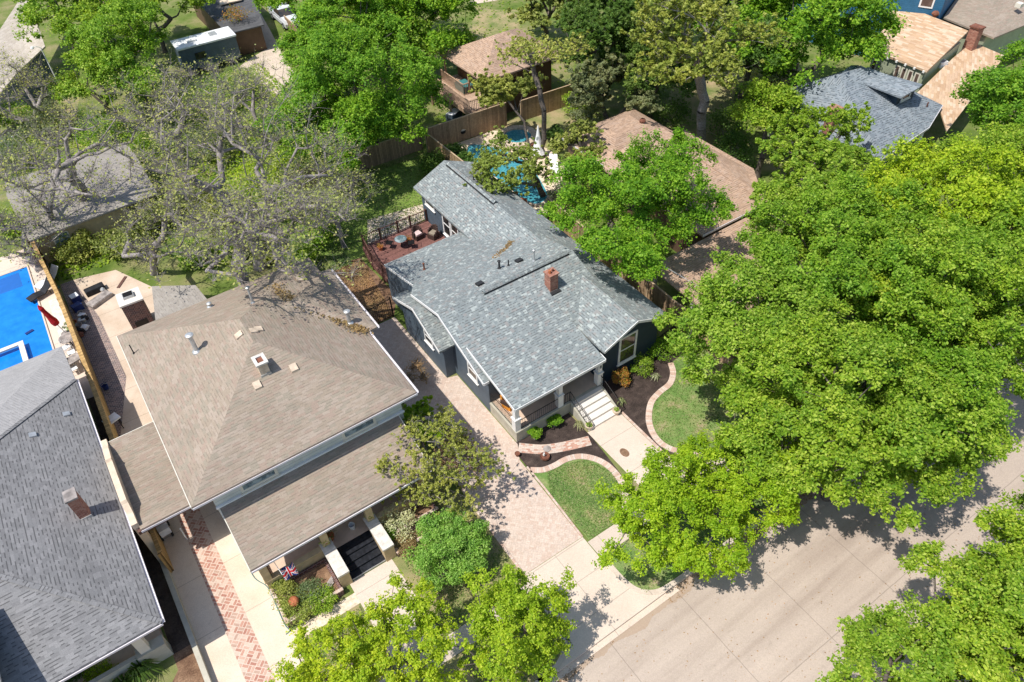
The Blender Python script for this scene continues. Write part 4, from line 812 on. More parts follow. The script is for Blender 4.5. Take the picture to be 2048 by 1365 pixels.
# budding pecans on the left
def pecan(label, px, py, cz, rx, rz, seed, n=240, tw=2600, base=None, tr=.32, k=3, k2=None, **kw):
    tw = int(tw*.85)+200; n = int(n*.58); k = 1
    return TR('pecan_tree', label, px, py, cz, rx, rz, 'pecan leaves', seed, base=base, n=n, k=k, cr=.75, L=.15, twigs=tw, trunk=tr, bark='grey twig', group='budding pecan trees on the left', lob=.3, shell=.4, rtip=.013, wig=.24, **kw)
pecan('largest budding pecan, thick dark limbs spreading behind the brown roof', 460, 320, 8.0, 7.0, 4.6, 71, n=380, tw=4400, base=(7.2, 43.6), tr=.45, th=3.6)
pecan('budding pecan with a leaning trunk above the weathered shed roof', 170, 330, 7.5, 5.2, 3.6, 72, n=170, tw=1700, base=(-1.2, 56.5))
pecan('smaller bare limbed pecan in front of the weathered shed', 85, 350, 5.5, 4.0, 3.2, 73, n=120, tw=1200, base=(-3.8, 53.5), tr=.2)
pecan('tall twiggy pecan casting limb shadows on the bark bed, right of the thick limbed one', 590, 450, 8.5, 4.4, 2.6, 74, n=170, tw=1500, tr=.3, base=(7.4, 39.6))
pecan('grey budding pecan leaning over the brown roof ridge', 500, 500, 9.0, 4.6, 2.6, 75, n=170, tw=1500, tr=.34, base=(4.6, 37.4), low=-.05)
pecan('budding pecan over the patio behind the brown house', 340, 470, 5.0, 4.0, 2.4, 76, n=120, tw=1400, base=(0.9, 47.5), tr=.25)
pecan('grey budding pecan in the middle of the upper left thicket', 500, 200, 5.0, 4.8, 3.4, 77, n=160, tw=1700, k=9)
pecan('grey twiggy pecan in front of the beige roof at the left edge', 40, 190, 4.0, 3.8, 3.0, 78, n=130, tw=1700)
pecan('grey pecan below the green elm with the forking trunk', 330, 220, 4.5, 4.4, 3.2, 79, n=170, tw=2000, k=9)
pecan('bare grey twigs above the swimming pool at the left edge', 30, 470, 3.0, 3.0, 2.0, 80, n=90, tw=1200)
# understorey
US = 'overgrown shrubs under the pecans'
spec = [(420,190,'oak leaves',2.6,'below the white camper'),(480,165,'oak leaves',2.0,'at the end of the gravel alley'),(560,230,'grey leaves',2.4,'beside the gravel track'),(600,300,'oak leaves',2.4,'left of the tall maple'),(520,340,'lime leaves',2.4,'behind the thick dark limbs'),
 (440,420,'olive leaves',2.0,'in the middle of the left thicket'),(370,385,'olive leaves',1.9,'at the right end of the shed roof'),(560,400,'oak leaves',2.0,'between two twiggy pecans'),(640,460,'oak leaves',1.7,'at the edge of the bright back lawn'),(470,490,'lime leaves',1.5,'close behind the brown roof'),
 (400,500,'oak leaves',1.5,'right of the brown house patio'),(300,430,'olive leaves',1.8,'in front of the shed wall'),(240,480,'olive leaves',1.6,'above the patio corner'),(150,490,'olive leaves',1.5,'beyond the pool fence'),(100,240,'grey leaves',2.3,'in front of the beige walled house'),
 (30,230,'oak leaves',2.0,'on the grass at the left edge'),(20,300,'grey leaves',2.2,'at the left edge beside the shed'),(200,260,'oak leaves',2.2,'right of the white street lamp'),(290,290,'oak leaves',2.0,'above the shed roof'),(420,280,'grey leaves',2.4,'in the upper left thicket'),
 (15,440,'oak leaves',1.7,'above the pool at the left edge'),(680,250,'oak leaves',2.0,'under the bright maple by the fence'),(600,520,'oak leaves',1.2,'between the brown roof and the lawn'),(540,500,'olive leaves',1.3,'behind the roof ridge of the brown house')]
for i, (px, py, mt, r, wh) in enumerate(spec):
    x, y = at(px, py, r*.7); shrub('shrub', '%s shrub %s' % ({'oak leaves':'green','grey leaves':'grey green','lime leaves':'yellow green','olive leaves':'olive'}[mt], wh), x, y, r, r*1.25, mt, 100+i, n=46, k=70, L=.17, group=US)
GS = 'dark shrubs by the pool and fences'
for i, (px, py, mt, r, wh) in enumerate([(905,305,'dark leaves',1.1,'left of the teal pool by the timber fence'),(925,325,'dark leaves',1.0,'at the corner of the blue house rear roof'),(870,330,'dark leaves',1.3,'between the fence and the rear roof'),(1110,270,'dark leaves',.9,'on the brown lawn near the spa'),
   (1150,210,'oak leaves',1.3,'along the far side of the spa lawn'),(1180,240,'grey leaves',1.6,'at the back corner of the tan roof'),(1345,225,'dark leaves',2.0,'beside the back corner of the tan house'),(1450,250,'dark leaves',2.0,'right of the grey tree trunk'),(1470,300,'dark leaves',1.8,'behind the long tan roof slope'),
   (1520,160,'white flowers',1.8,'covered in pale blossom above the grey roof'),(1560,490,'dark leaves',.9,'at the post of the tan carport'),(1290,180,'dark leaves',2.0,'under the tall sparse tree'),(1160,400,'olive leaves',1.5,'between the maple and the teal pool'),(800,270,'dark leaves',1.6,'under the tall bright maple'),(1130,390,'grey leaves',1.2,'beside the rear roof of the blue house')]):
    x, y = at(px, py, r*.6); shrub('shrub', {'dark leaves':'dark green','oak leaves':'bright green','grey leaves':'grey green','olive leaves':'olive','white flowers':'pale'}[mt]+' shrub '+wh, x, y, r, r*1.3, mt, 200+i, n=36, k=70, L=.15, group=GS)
# front garden
x, y = at(900, 1100, 1.3); shrub('globe_bush', 'round clipped light green bush on the front lawn left of the brick driveway', x, y, 1.95, 2.6, 'globe leaves', 301, n=150, k=230, L=.085, cr=.38)
TR('redbud_tree', 'olive green small tree with brown bare twigs between the brown house and the brick driveway', 872, 925, 2.4, 2.6, 1.9, 'olive leaves', 302, n=150, k=20, cr=.42, L=.09, twigs=1500, base=(8.1, 20.6), ry=3.3, trunk=.1, lob=.3, bark='twig')
TR('redbud_tree', 'yellow green small tree nearest the upper corner of the brown house roof', 835, 850, 2.6, 1.25, 1.1, 'lime leaves', 303, n=70, k=110, cr=.4, L=.12, twigs=150, base=(8.3, 22.2), trunk=.07, bark='twig')
TR('bare_shrub', 'bare brown twiggy shrub casting its shadow on the brick driveway', 925, 905, 1.4, 1.6, 1.2, 'straw leaves', 304, n=60, k=4, cr=.4, L=.08, twigs=900, base=(9.0, 20.8), trunk=.05, bark='twig', cat='shrub')
TR('bare_shrub', 'small bare twiggy shrub in the shade beside the driveway', 838, 745, .9, .75, .8, 'straw leaves', 305, n=30, k=3, cr=.3, L=.06, twigs=420, trunk=.03, bark='cane', cat='shrub')
for i, (px, py, r, h, mt, lb) in enumerate([(1242,757,.55,1.1,'rust leaves','orange tipped nandina beside the right porch post'),(1283,735,.75,1.1,'oak leaves','red and green nandina under the front window of the blue house'),(1318,700,.95,1.3,'maple leaves','glossy green shrub at the right corner of the blue house'),(1350,690,.8,1.1,'oak leaves','green shrub furthest right in the black mulch bed'),
   (1110,848,.5,.4,'maple leaves','low green plant in the shade of the blue house porch'),(1070,873,.4,.45,'maple leaves','bright green low plant at the left end of the porch bed'),
   (575,1195,.75,.95,'olive leaves','scraggly rose bush at the left of the brown house planter'),(620,1190,.7,.7,'grey leaves','grey green herb in the middle of the planter'),(650,1205,.7,.55,'oak leaves','low herbs along the front of the planter'),(600,1225,.8,.45,'olive leaves','trailing plants near the terracotta ball'),(560,1170,.4,.8,'olive leaves','dry rose by the tan porch wall'),
   (800,1050,.95,1.5,'white flowers','white blossoming shrub at the right end of the brown house porch'),(775,1075,.5,.6,'maple leaves','low green shrub beside the right cheek wall'),(810,1095,.6,.4,'straw leaves','dried brown plants in the right hand planter'),(205,1360,.7,.7,'lime leaves','yellow green shrub by the slate house porch'),(150,1345,.8,.8,'dark leaves','dark shrub by the slate house porch')]):
    x, y = at(px, py, h*.4); shrub('shrub', lb, x, y, r, h, mt, 320+i, n=26, k=75, L=.075)
blades('yucca', 'variegated yucca in the mulch right of the steps', *at(1242,806), .38, 46, 'blade leaves', 1, .42); blades('yucca', 'variegated yucca near the top of the black mulch bed', *at(1311,757), .42, 46, 'blade leaves', 2, .4)
blades('yucca', 'variegated yucca in the small bed left of the steps', *at(1158,853), .42, 50, 'blade leaves', 3, .42)
blades('ornamental_grass', 'large dark arching grass clump by the slate house pier', *at(290,1345), 1.1, 110, 'dark leaves', 4, 1.0, wd=.05); blades('ornamental_grass', 'arching grass clump at the bottom edge beside the slate house', *at(255,1375), .9, 80, 'dark leaves', 5, .8, wd=.05)
# grass tufts and leaf litter (stuff)
def scatter(name, polys, n, L, mat, seed, up=.2, z=.02):
    rg = np.random.default_rng(seed); P = []
    for poly in polys:
        q = np.array(poly)[:, :2]; lo, hi = q.min(0), q.max(0); c = lo+(hi-lo)*rg.random((n*3, 2)); ins = np.zeros(len(c), bool); j = len(q)-1
        for i in range(len(q)):
            cond = (q[i, 1] > c[:, 1]) != (q[j, 1] > c[:, 1]); xx = (q[j, 0]-q[i, 0])*(c[:, 1]-q[i, 1])/(q[j, 1]-q[i, 1]+1e-12)+q[i, 0]; ins ^= cond & (c[:, 0] < xx); j = i
        P.append(c[ins][:n])
    P = np.concatenate(P); V = leafdata(np.c_[P, np.full(len(P), z)], np.full(len(P), .02), 1, L, rg, up=up); V[:, 2] = np.abs(V[:, 2]-z)+z
    o = bpy.data.objects.new(name, npmesh(name, V, np.arange(len(V)).reshape(-1, 4), mat)); C.objects.link(o); o['kind'] = 'stuff'
scatter('fallen_leaves', [[(9.3,33.5),(12.3,33.5),(13.2,40),(10.5,41)]], 6000, .12, 'straw leaves', 1, .8)
scatter('fallen_leaves', [rect(7.4,8.3,24,30)], 10, .1, 'straw leaves', 2, .8)
scatter('weeds', [rect(-4.6,8,50.5,75), rect(8,19,50.4,75)], 9000, .3, 'oak leaves', 3, .6)
scatter('weeds', [rect(24,60,50,75)], 3000, .3, 'oak leaves', 4, .6)
scatter('grass', [[(12.45,13.8),(12.45,17),(13.2,18.3),(15.2,17.6),(16.2,15.5),(15.9,13.8)], rect(12.8,30,10.2,12.7), R2+[(27,13.8),(27,20.5)]], 9000, .085, 'grass leaves', 7, .25)
scatter('grass', [rect(4.4,8.7,10.2,12.7), rect(4.6,8.7,13.9,18.2), rect(-.9,1.9,13.9,17.2)], 5000, .085, 'grass leaves', 8, .25)
scatter('grass', [rect(9.2,23.8,41.5,50), rect(9.5,12.5,40,42)], 9000, .14, 'grass leaves', 9, .25)
scatter('road_litter', [rect(5,30,-1,9.6)], 1100, .07, 'straw leaves', 5, .9, -.115)
scatter('kerb_litter', [rect(13.4,30,9.2,9.7), rect(-5,8.2,9.2,9.7)], 900, .09, 'straw leaves', 6, .9, -.115)

# ------------------------------------------------------------- fences
def fence(name, label, pts, h, mat='weathered fence wood', cap='fence cap', th=.04, posts=True, group=None):
    c = np.mean(pts, 0); r = thing(name, label, 'fence', (pts[0][0], pts[0][1], 0), group)
    m = MB(); k = MB(); pm = []
    for p, q in zip(pts[:-1], pts[1:]):
        p = np.array(p, float); q = np.array(q, float); L = np.linalg.norm(q-p); d = (q-p)/L; n = np.array([-d[1], d[0]])*th/2
        m.prism([tuple(p-n), tuple(q-n), tuple(q+n), tuple(p+n)], .02, h); n2 = n*2.4
        k.prism([tuple(p-n2), tuple(q-n2), tuple(q+n2), tuple(p+n2)], h+.002, h+.05)
        for i in range(int(L/2.4)+1): s = p+d*min(L, i*2.4)+n*2.2; pm.append(s)
    m.build('panel', mat, r); k.build('cap_rail', cap, r)
    for s in pm: MB().box(s[0]-.05, s[0]+.05, s[1]-.05, s[1]+.05, .02, h-.01).build('fence_post', cap, r)
    return r
fence('timber_fence', 'long honey coloured fence between the blue pool and the brown house patio', [(-4.8,30.4),(-4.75,38),(-4.8,46),(-5.05,51.5),(-5.3,57)], 1.85, 'honey fence wood', 'honey fence wood', .10)
fence('timber_fence', 'short honey coloured fence beside the white cart under the carport', [(-4.6,24.0),(-4.6,28.5)], 1.7, 'honey fence wood', 'honey fence wood', .08)
fence('timber_fence', 'tall weathered fence in front of the balcony, behind the teal pool', [(24.0,49.5),(31.6,49.1)], 2.1)
fence('timber_fence', 'weathered fence running down from the tall one past the dark shrubs', [(24.0,49.3),(24.1,42.5)], 1.8, 'weathered fence wood y')
fence('timber_fence', 'weathered fence at the back of the shady lawn under the bright maple', [(12.5,50.6),(23.9,50.2)], 1.8)
fence('timber_fence', 'weathered fence right of the garage behind the spa lawn', [(33.0,48.9),(39.5,48.5)], 1.9)
fence('timber_fence', 'fence between the blue house and the tan carport', [(26.0,15.5),(25.9,22.5),(26.3,36)], 1.8, 'weathered fence wood y')
fence('timber_fence', 'low weathered fence beside the parked pickup truck', [at(575,60), at(612,95)], 1.5, 'weathered fence wood y')
fence('timber_fence', 'weathered fence below the grey roof at the upper right', [at(1510,205), at(1590,160)], 1.6)
# iron gate between houses
gt = thing('iron_gate', 'black iron fence and gate closing the gap between the two houses', 'gate', (9.3, 33.3, 0))
railing('gate_panel', '', [(9.0,33.3),(10.6,33.45)], 0, 1.45, .12, root=gt, r=.012, R=.022); railing('gate_panel', '', [(10.72,33.45),(12.25,33.55)], 0, 1.45, .12, root=gt, r=.012, R=.022)
for x, y in ((9.0,33.3),(10.66,33.45),(12.28,33.55)): MB().box(x-.035, x+.035, y-.035, y+.035, 0, 1.6).build('gate_post', 'black iron', gt)
o = MB().wall([(-4.95,10.2,0),(-4.95,24.6,0),(-4.95,24.6,.45),(-4.95,10.2,.35)], (.22,0,0)).build('garden_wall', 'porch beige'); o['label'] = 'low pale wall along the left edge of the herringbone driveway'; o['category'] = 'wall'

# ------------------------------------------------------------- planters, flag, small things in front
def planter(label, x0, x1, y0, y1, h=.42):
    r = thing('brick_planter', label, 'planter', ((x0+x1)/2, (y0+y1)/2, 0), 'brick planters before the brown house'); t = .14; m = MB()
    m.box(x0, x1, y0, y0+t, .02, h); m.box(x0, x1, y1-t, y1, .02, h); m.box(x0, x0+t, y0+t, y1-t, .02, h); m.box(x1-t, x1, y0+t, y1-t, .02, h); m.build('wall', 'dark brick', r)
    m = MB(); m.box(x0-.02, x1+.02, y0-.02, y0+t, h+.002, h+.05); m.box(x0-.02, x0+t, y0+t+.002, y1, h+.002, h+.05); m.build('coping', 'edging brick', r)
    MB().box(x0+t+.002, x1-t-.002, y0+t+.002, y1-t-.002, .02, h-.1).build('soil', 'bark mulch', r)
planter('wide brick planter with roses left of the dark steps', -1.15, 1.6, 18.15, 20.13); planter('brick planter right of the dark steps beside the blossoming shrub', 4.5, 7.3, 19.3, 20.13); planter('small low brick planter in front of the right hand one', 4.5, 6.6, 18.35, 19.2, .36)
# flag
f = thing('flag', 'small Union Jack hanging from the porch of the brown house', 'flag', (-.35, 19.85, 2.2))
fx, fy0, fz = -.38, 19.78, 1.95; W_, Hh = .62, .55
def fl(u, v, e=0): return (fx+u*W_, fy0-.06*sin(u*9+v*2)-.25*(1-v)-e, fz-Hh+v*Hh)
def fpoly(mat, name, quads, e):
    m = MB()
    for q in quads:
        N_ = 8
        for i in range(N_):
            a0, a1 = i/N_, (i+1)/N_; l = lambda s, t, k: (s[0]+(t[0]-s[0])*k, s[1]+(t[1]-s[1])*k)
            p = [l(q[0], q[1], a0), l(q[0], q[1], a1), l(q[3], q[2], a1), l(q[3], q[2], a0)]; m.face([fl(*c, e) for c in p])
    m.build(name, mat, f)
fpoly('union blue', 'field', [((0,0),(1,0),(1,.33),(0,.33)), ((0,.33),(1,.33),(1,.66),(0,.66)), ((0,.66),(1,.66),(1,1),(0,1))], 0)
fpoly('white fabric', 'saltire', [((0,0),(1,.84),(1,1),(0,.16)), ((0,.84),(1,0),(1,.16),(0,1))], .006); fpoly('union red', 'saltire_red', [((0,.05),(1,.92),(1,.98),(0,.11)), ((0,.92),(1,.05),(1,.11),(0,.98))], .012)
fpoly('white fabric', 'cross_white', [((0,.33),(1,.33),(1,.67),(0,.67)), ((.40,0),(.60,0),(.60,1),(.40,1))], .018); fpoly('union red', 'cross_red', [((0,.4),(1,.4),(1,.6),(0,.6)), ((.44,0),(.56,0),(.56,1),(.44,1))], .024)
MB().tube((-.45,20.1,2.35), (-.38,19.5,1.98), .015).build('pole', 'white trim', f)
bk = thing('bucket', 'white bucket standing on the porch above the dark steps', 'bucket', (3.35, 20.75, .5)); MB().lathe((3.35,20.75,.505), [(.12,0),(.16,.32),(.15,.32),(.11,.03)], 14).build('pail', 'white plastic', bk); MB().path([(3.19,20.75,.82),(3.25,20.75,.95),(3.45,20.75,.95),(3.51,20.75,.82)], .008).build('handle', 'galvanised steel', bk)
pot('potted_plant', 'dark leafy pot plant against the left porch pillar of the brown house', 2.25, 20.8, .5, .2, .35, 'terracotta', 'dark leaves', seed=3, pr=.35); pot('potted_plant', 'bushy pot plant on the left cheek wall', 1.9, 20.3, 1.14, .15, .22, 'terracotta', 'olive leaves', seed=5, pr=.32); pot('potted_plant', 'pot plant on the right cheek wall', 4.2, 20.3, 1.14, .15, .22, 'terracotta', 'olive leaves', seed=6, pr=.25)
x, y = at(592, 1212, .3); o = MB().blob((x, y, .32+.42), .24, .24, .2, 2, .05).build('garden_ball', 'terracotta'); o['label'] = 'terracotta ball on the left corner of the rose planter'; o['category'] = 'garden ornament'
x, y = at(655, 1175, .35); r = thing('garden_bench', 'weathered pale wooden bench lying in the planter among herbs', 'bench', (x, y, .35)); [MB().obox((x+.02*i, y+.1*i-.15), .8, .07, .36, .40, .55).build('slat', 'stone gray', r) for i in range(4)]
# hose along the driveway
hz = [at(455,1165,.02), at(500,1190,.02), at(545,1240,.02), at(570,1265,.02), at(580,1255,.02)]; hp = smooth([at(470,1040), at(480,1075), at(505,1150), at(535,1175), at(552,1210), at(570,1250), at(580,1262), at(572,1270)], 6)
o = MB().path([(p[0], p[1], .04) for p in hp], .018).build('garden_hose', 'teal paint'); o['label'] = 'thin dark hose trailing along the concrete beside the brown house'; o['category'] = 'hose'
# blue house small things
pot('potted_plant', 'mossy pot at the foot of the left handrail of the porch steps', *at(1178,858), .02, .22, .3, 'sandstone', 'oak leaves', seed=7, pr=.18); pot('potted_plant', 'mossy pot at the foot of the right handrail of the porch steps', *at(1232,828), .02, .22, .3, 'sandstone', 'oak leaves', seed=8, pr=.18)
pot('plant_pot', 'small brown pot at the left end of the brick footpath', *at(1035,912), .02, .14, .2, 'rust')
x, y = at(1090, 917); r = thing('bowl_planter', 'round brown bowl with a small white rabbit figure on the black mulch', 'planter', (x, y, 0)); MB().lathe((x,y,.01), [(.16,0),(.27,.15),(.25,.24),(.2,.2)], 18).build('bowl', 'rust', r)
m = MB(); m.blob((x-.05,y+.02,.33), .07, .06, .11, 1, .03, 10, 6); m.blob((x-.06,y,.46), .05, .05, .05, 1, .03, 10, 6); m.blob((x-.09,y,.54), .015, .015, .06, 1, .03, 6, 4); m.blob((x-.03,y,.54), .015, .015, .06, 1, .03, 6, 4); m.build('figure', 'white trim', r)
x, y = at(1094, 899); o = MB().lathe((x,y,.034), [(.22,0),(.22,.03),(.15,.035)], 7).build('stepping_stone', 'teal paint'); o.data.materials[0] = MT['grey leaves'] if False else MT['stone gray']; o['label'] = 'small greenish round stone set in the brick footpath'; o['category'] = 'stepping stone'
x, y = at(1249, 906); ground('water_stain', [(x+.22*cos(t), y+.3*sin(t)) for t in np.linspace(0, 6.28, 18, endpoint=False)], .021, 'bark mulch')
r = thing('porch_chair', 'orange cushioned wicker chair at the left end of the blue house porch', 'chair', (13.7, 22.4, .8)); MB().obox((13.7,22.4), .6, .6, .80, 1.15, .3).build('seat', 'orange fabric', r); MB().obox((13.62,22.7), .62, .12, 1.0, 1.7, .3).build('backrest', 'orange fabric', r); MB().obox((13.4,22.35), .1, .6, 1.152, 1.4, .3).build('armrest', 'wicker', r); MB().obox((14.0,22.45), .1, .6, 1.152, 1.4, .3).build('armrest', 'wicker', r)
pot('potted_plant', 'pot plant behind the left porch railing of the blue house', 13.45, 21.5, .80, .14, .25, 'terracotta', 'oak leaves', seed=9)
o = text('curb_number', '718', .22, (13.3, 9.72, -.05), (radians(90), 0, 0), 'black iron', B); o.name = 'kerb_number'; o.parent = None; o.location = (13.75, 9.715, -.10); o['kind'] = 'structure'
for i, (px, py, lb, pl) in enumerate([(818,485,'terracotta pot near the wicker chair on the deck','rust leaves'),(762,500,'terracotta flower pot at the far left corner of the deck','rust leaves')]): x, y = at(px, py, .7); pot('potted_plant', lb, x, y, .7, .2, .28, 'terracotta', pl, seed=20+i, pr=.24)
# leaf litter on roofs
def debris(label, pts, zf, n, wd, seed, root):
    rg = np.random.default_rng(seed); P = np.array(pts, float); t = rg.random(n)*(len(P)-1); i = t.astype(int); f = (t-i)[:, None]; q = P[i]*(1-f)+P[i+1]*f+rg.normal(size=(n, 2))*wd
    z = np.array([zf(a_, b_) for a_, b_ in q])+.03; V = leafdata(np.c_[q, z], np.full(n, .02), 1, .13, rg, up=.8)-wl(root); o = bpy.data.objects.new('leaf_litter', npmesh('leaf_litter', V, np.arange(len(V)).reshape(-1, 4), 'straw leaves')); C.objects.link(o); o.parent = root
debris('', [(18.0,30.2),(19.2,30.6),(20.0,31.2)], lambda a_, b_: zb(a_, b_), 170, .1, 1, B)
debris('', [(5.6,32.5),(6.2,30.5),(7.3,29.2),(8.0,28.0),(8.4,27.5)], lambda a_, b_: zn(a_, b_)+.1, 900, .22, 2, N)

# ------------------------------------------------------------- left: pool, patio
def pool(name, label, poly, z, coping, wat, depth=1.2, cw=.3):
    r = thing(name, label, 'swimming pool', (poly[0][0], poly[0][1], 0)); MB().prism(poly, z-.01, z).build('water', wat, r)
    c = np.mean(np.array(poly), 0); o_ = [tuple(c+(np.array(p)-c)*(1+cw/np.linalg.norm(np.array(p)-c))) for p in poly]; m = MB(); n = len(poly)
    for i in range(n): j = (i+1) % n; m.prism([poly[i], poly[j], o_[j], o_[i]][::-1] if False else [o_[i], o_[j], poly[j], poly[i]], z-.05, z+.05)
    m.build('coping', coping, r); return r
r = pool('swimming_pool', 'bright blue rectangular swimming pool at the left edge', [(-12.5,40.3),(-6.45,40.3),(-6.3,53.7),(-12.5,53.7)], .045, 'pool deck concrete', 'blue pool water', cw=.22)
MB().prism([(-12.5,51.6),(-6.9,51.6),(-6.9,53.4),(-12.5,53.4)], .046, .0475).build('pool_bench', 'pool shell', r)
m = MB(); x, y = -8.1, 44.4; m.box(-10.5, -7.75, 41.2, 41.5, .3, .42); m.box(-8.05, -7.75, 41.5, 45.2, .3, .42); m.box(-10.5, -8.05, 44.9, 45.2, .3, .42); q = m.build('spa_surround', 'white step concrete', r)
x, y = at(60, 666); o = MB().obox((x, y), .5, .22, .055, .10, .3).build('pool_float', 'navy plastic'); o['label'] = 'small dark float on the blue pool water'; o['category'] = 'pool float'
def lounger(x, y, a, mat, label):
    r = thing('sun_lounger', label, 'sun lounger', (x, y, 0), 'loungers on the left pool deck'); ca, sa = cos(a), sin(a)
    def q(u, v, z): return (x+u*ca-v*sa, y+u*sa+v*ca, z)
    m = MB(); pr = [(-.9,.32),(-.4,.38),(0.1,.30),(.5,.55),(.9,.95)]
    for (u0, z0), (u1, z1) in zip(pr[:-1], pr[1:]): m.solid([q(u0,-.32,z0),q(u1,-.32,z1),q(u1,.32,z1),q(u0,.32,z0)], [q(u0,-.32,z0-.07),q(u1,-.32,z1-.07),q(u1,.32,z1-.07),q(u0,.32,z0-.07)])
    m.build('cushion', mat, r); m = MB()
    for u in (-.75, .45):
        for v in (-.28, .28): m.tube(q(u,v,.012), q(u,v,.30), .025, n=6)
    m.build('legs', 'black iron', r)
lounger(*at(95,558,.4), .5, 'white fabric', 'lounger with a white towel beside the blue pool'); lounger(*at(82,586,.3), .35, 'black fabric', 'black lounger nearer the water, left of the white one')
x, y = at(113, 578); o = MB().obox((x, y), .35, .25, .015, .1, .4).build('blue_bag', 'teal paint'); o['label'] = 'small blue thing on the pool deck by the loungers'; o['category'] = 'bag'
r = thing('red_parasol', 'closed red parasol leaning over its stone table by the left pool', 'parasol', at(133,665)+(0,)); bx, by_ = at(133, 668)
b0 = np.array([bx, by_, .02]); tp = np.array([bx-.5, by_+.15, 2.6]); d = tp-b0
MB().tube(b0, b0+d*.98, .025).build('pole', 'galvanised steel', r); m = MB()
prv = [(.35,.20),(.45,.24),(.6,.17),(.8,.13),(.9,.15),(1.0,.03)]
for (a_, ra), (b_, rb) in zip(prv[:-1], prv[1:]): m.tube(b0+d*a_, b0+d*b_, ra, rb, 9)
m.build('canopy', 'red fabric', r); MB().lathe((bx,by_,.012), [(.3,0),(.3,.06),(.05,.1)], 16).build('base', 'stone gray', r)
ground('stone_pad', [at(97,603), at(125,593), at(150,670), at(122,685)], .018, 'mottled coping')
o = MB().blob((*at(140,650,.3), .3), .3, .3, .3, 3, .1).build('dummy', 'dark straw'); bpy.data.objects.remove(o)
shrub('shrub', 'small bush behind the red parasol against the fence', *at(140,655,.3), .4, .6, 'oak leaves', 400, n=14, k=50, L=.08)
t = thing('garden_table', 'round dark table beside the base of the red parasol', 'table', at(134,678)+(0,)); x, y = at(134, 676, .7); MB().lathe((x,y,.68), [(.5,0),(.5,.04)], 20).build('tabletop', 'stone gray', t); MB().tube((x,y,.01), (x,y,.67), .06).build('leg', 'black iron', t)
def bin_(name, label, x, y, mat, a=0, lid=None, h=1.0):
    r = thing(name, label, 'wheelie bin', (x, y, 0)); m = MB(); m.solid([(x+u*.32, y+v*.36, h) for u, v in ((-1,-1),(1,-1),(1,1),(-1,1))], [(x+u*.25, y+v*.28, .05) for u, v in ((-1,-1),(1,-1),(1,1),(-1,1))]); m.build('body', mat, r)
    m = MB(); m.solid([(x+u*.31, y+v*.33, h+.10-.03*abs(u)) for u, v in ((-1,-1),(1,-1),(1,1),(-1,1))], [(x+u*.36, y+v*.40, h+.005) for u, v in ((-1,-1),(1,-1),(1,1),(-1,1))]); m.build('lid', lid or mat, r)
    for v in (-.25, .25): MB().tube((x+v-.03,y+.34,.12), (x+v+.03,y+.34,.12), .11, n=12).build('wheel', 'rubber', r)
    return r
bin_('wheelie_bin', 'green lidded box at the near corner of the blue pool', -6.15, 41.6, 'green plastic'); bin_('wheelie_bin', 'green bin beside the white camper, nearest the gravel', *at(487,92), 'green plastic'); bin_('wheelie_bin', 'dark green bin behind the other one by the camper', *at(478,82), 'green plastic', lid='black vent')
# dark table with white chairs in the side yard
t = thing('grill_table', 'dark square table in the narrow yard left of the honey fence', 'table', at(144,722)+(0,)); x, y = at(144, 720, .7); MB().obox((x,y), .9, .7, .68, .74, .2).build('tabletop', 'stone gray', t)
for u in (-.38, .38):
    for v in (-.28, .28): MB().tube((x+u,y+v,.01), (x+u,y+v,.67), .025).build('leg', 'black iron', t)
for i, (px, py, lb) in enumerate([(143,706,'white wire chair above the dark square table'),(147,738,'white wire chair below the dark square table'),(133,695,'white wire chair nearest the red parasol table')]):
    x, y = at(px, py, .4); r = thing('garden_chair', lb, 'chair', (x, y, 0), 'white chairs in the narrow yard'); MB().obox((x,y), .42, .42, .42, .45, .2*i).build('seat', 'white plastic', r); m = MB(); [m.tube((x-.2+.1*j,y+.2,.45), (x-.2+.1*j,y+.27,.85), .012, n=4) for j in range(5)]; [m.tube((x+a_,y+b_,.01), (x+a_,y+b_,.42), .014, n=4) for a_ in (-.18,.18) for b_ in (-.18,.18)]; m.build('frame', 'white plastic', r)
# patio kitchen
r = thing('outdoor_fireplace', 'dark brick outdoor fireplace with a pale stone top on the patio behind the brown house', 'fireplace', (-1.1, 42.6, 0))
MB().prism([(-1.77,42.05),(-.47,42.0),(-.43,43.2),(-1.7,43.25)], .012, 2.2).build('chimney_breast', 'dark brick', r); MB().prism([(-1.83,41.98),(-.41,41.93),(-.37,43.3),(-1.76,43.35)], 2.202, 2.32).build('stone_top', 'white step concrete', r)
MB().prism([(-1.45,42.45),(-.8,42.42),(-.78,42.95),(-1.42,42.98)], 2.322, 2.5).build('flue_box', 'galvanised steel', r); MB().prism([(-1.4,42.5),(-.85,42.47),(-.83,42.9),(-1.37,42.93)], 2.502, 2.53).build('flue_cap', 'black iron', r); MB().box(-1.5, -.75, 41.98, 42.03, .012, .8).build('firebox', 'black iron', r)
rf = thing('patio_cover', 'low weathered roof between the barbecue and the brown house', 'patio roof', (0.6, 42, 0)); MB().slab([(-.35,39.0,2.6),(2.8,38.2,2.9),(2.6,40.4,2.9),(.35,42.4,2.6)], .1).build('roof', 'weathered shingles', rf); [MB().box(x-.06, x+.06, y-.06, y+.06, .012, 2.5).build('post', 'dark timber', rf) for x, y in ((.3,42.0),(2.4,40.1))]
def slabthing(name, label, cat, px, py, w_, d_, h, a, mat, z=0.012, top=None):
    x, y = at(px, py, h/2); r = thing(name, label, cat, (x, y, 0)); MB().obox((x,y), w_, d_, z, z+h, a).build('body', mat, r)
    if top: MB().obox((x,y), w_*.9, d_*.9, z+h+.002, z+h+.04, a).build('top', top, r)
    return r
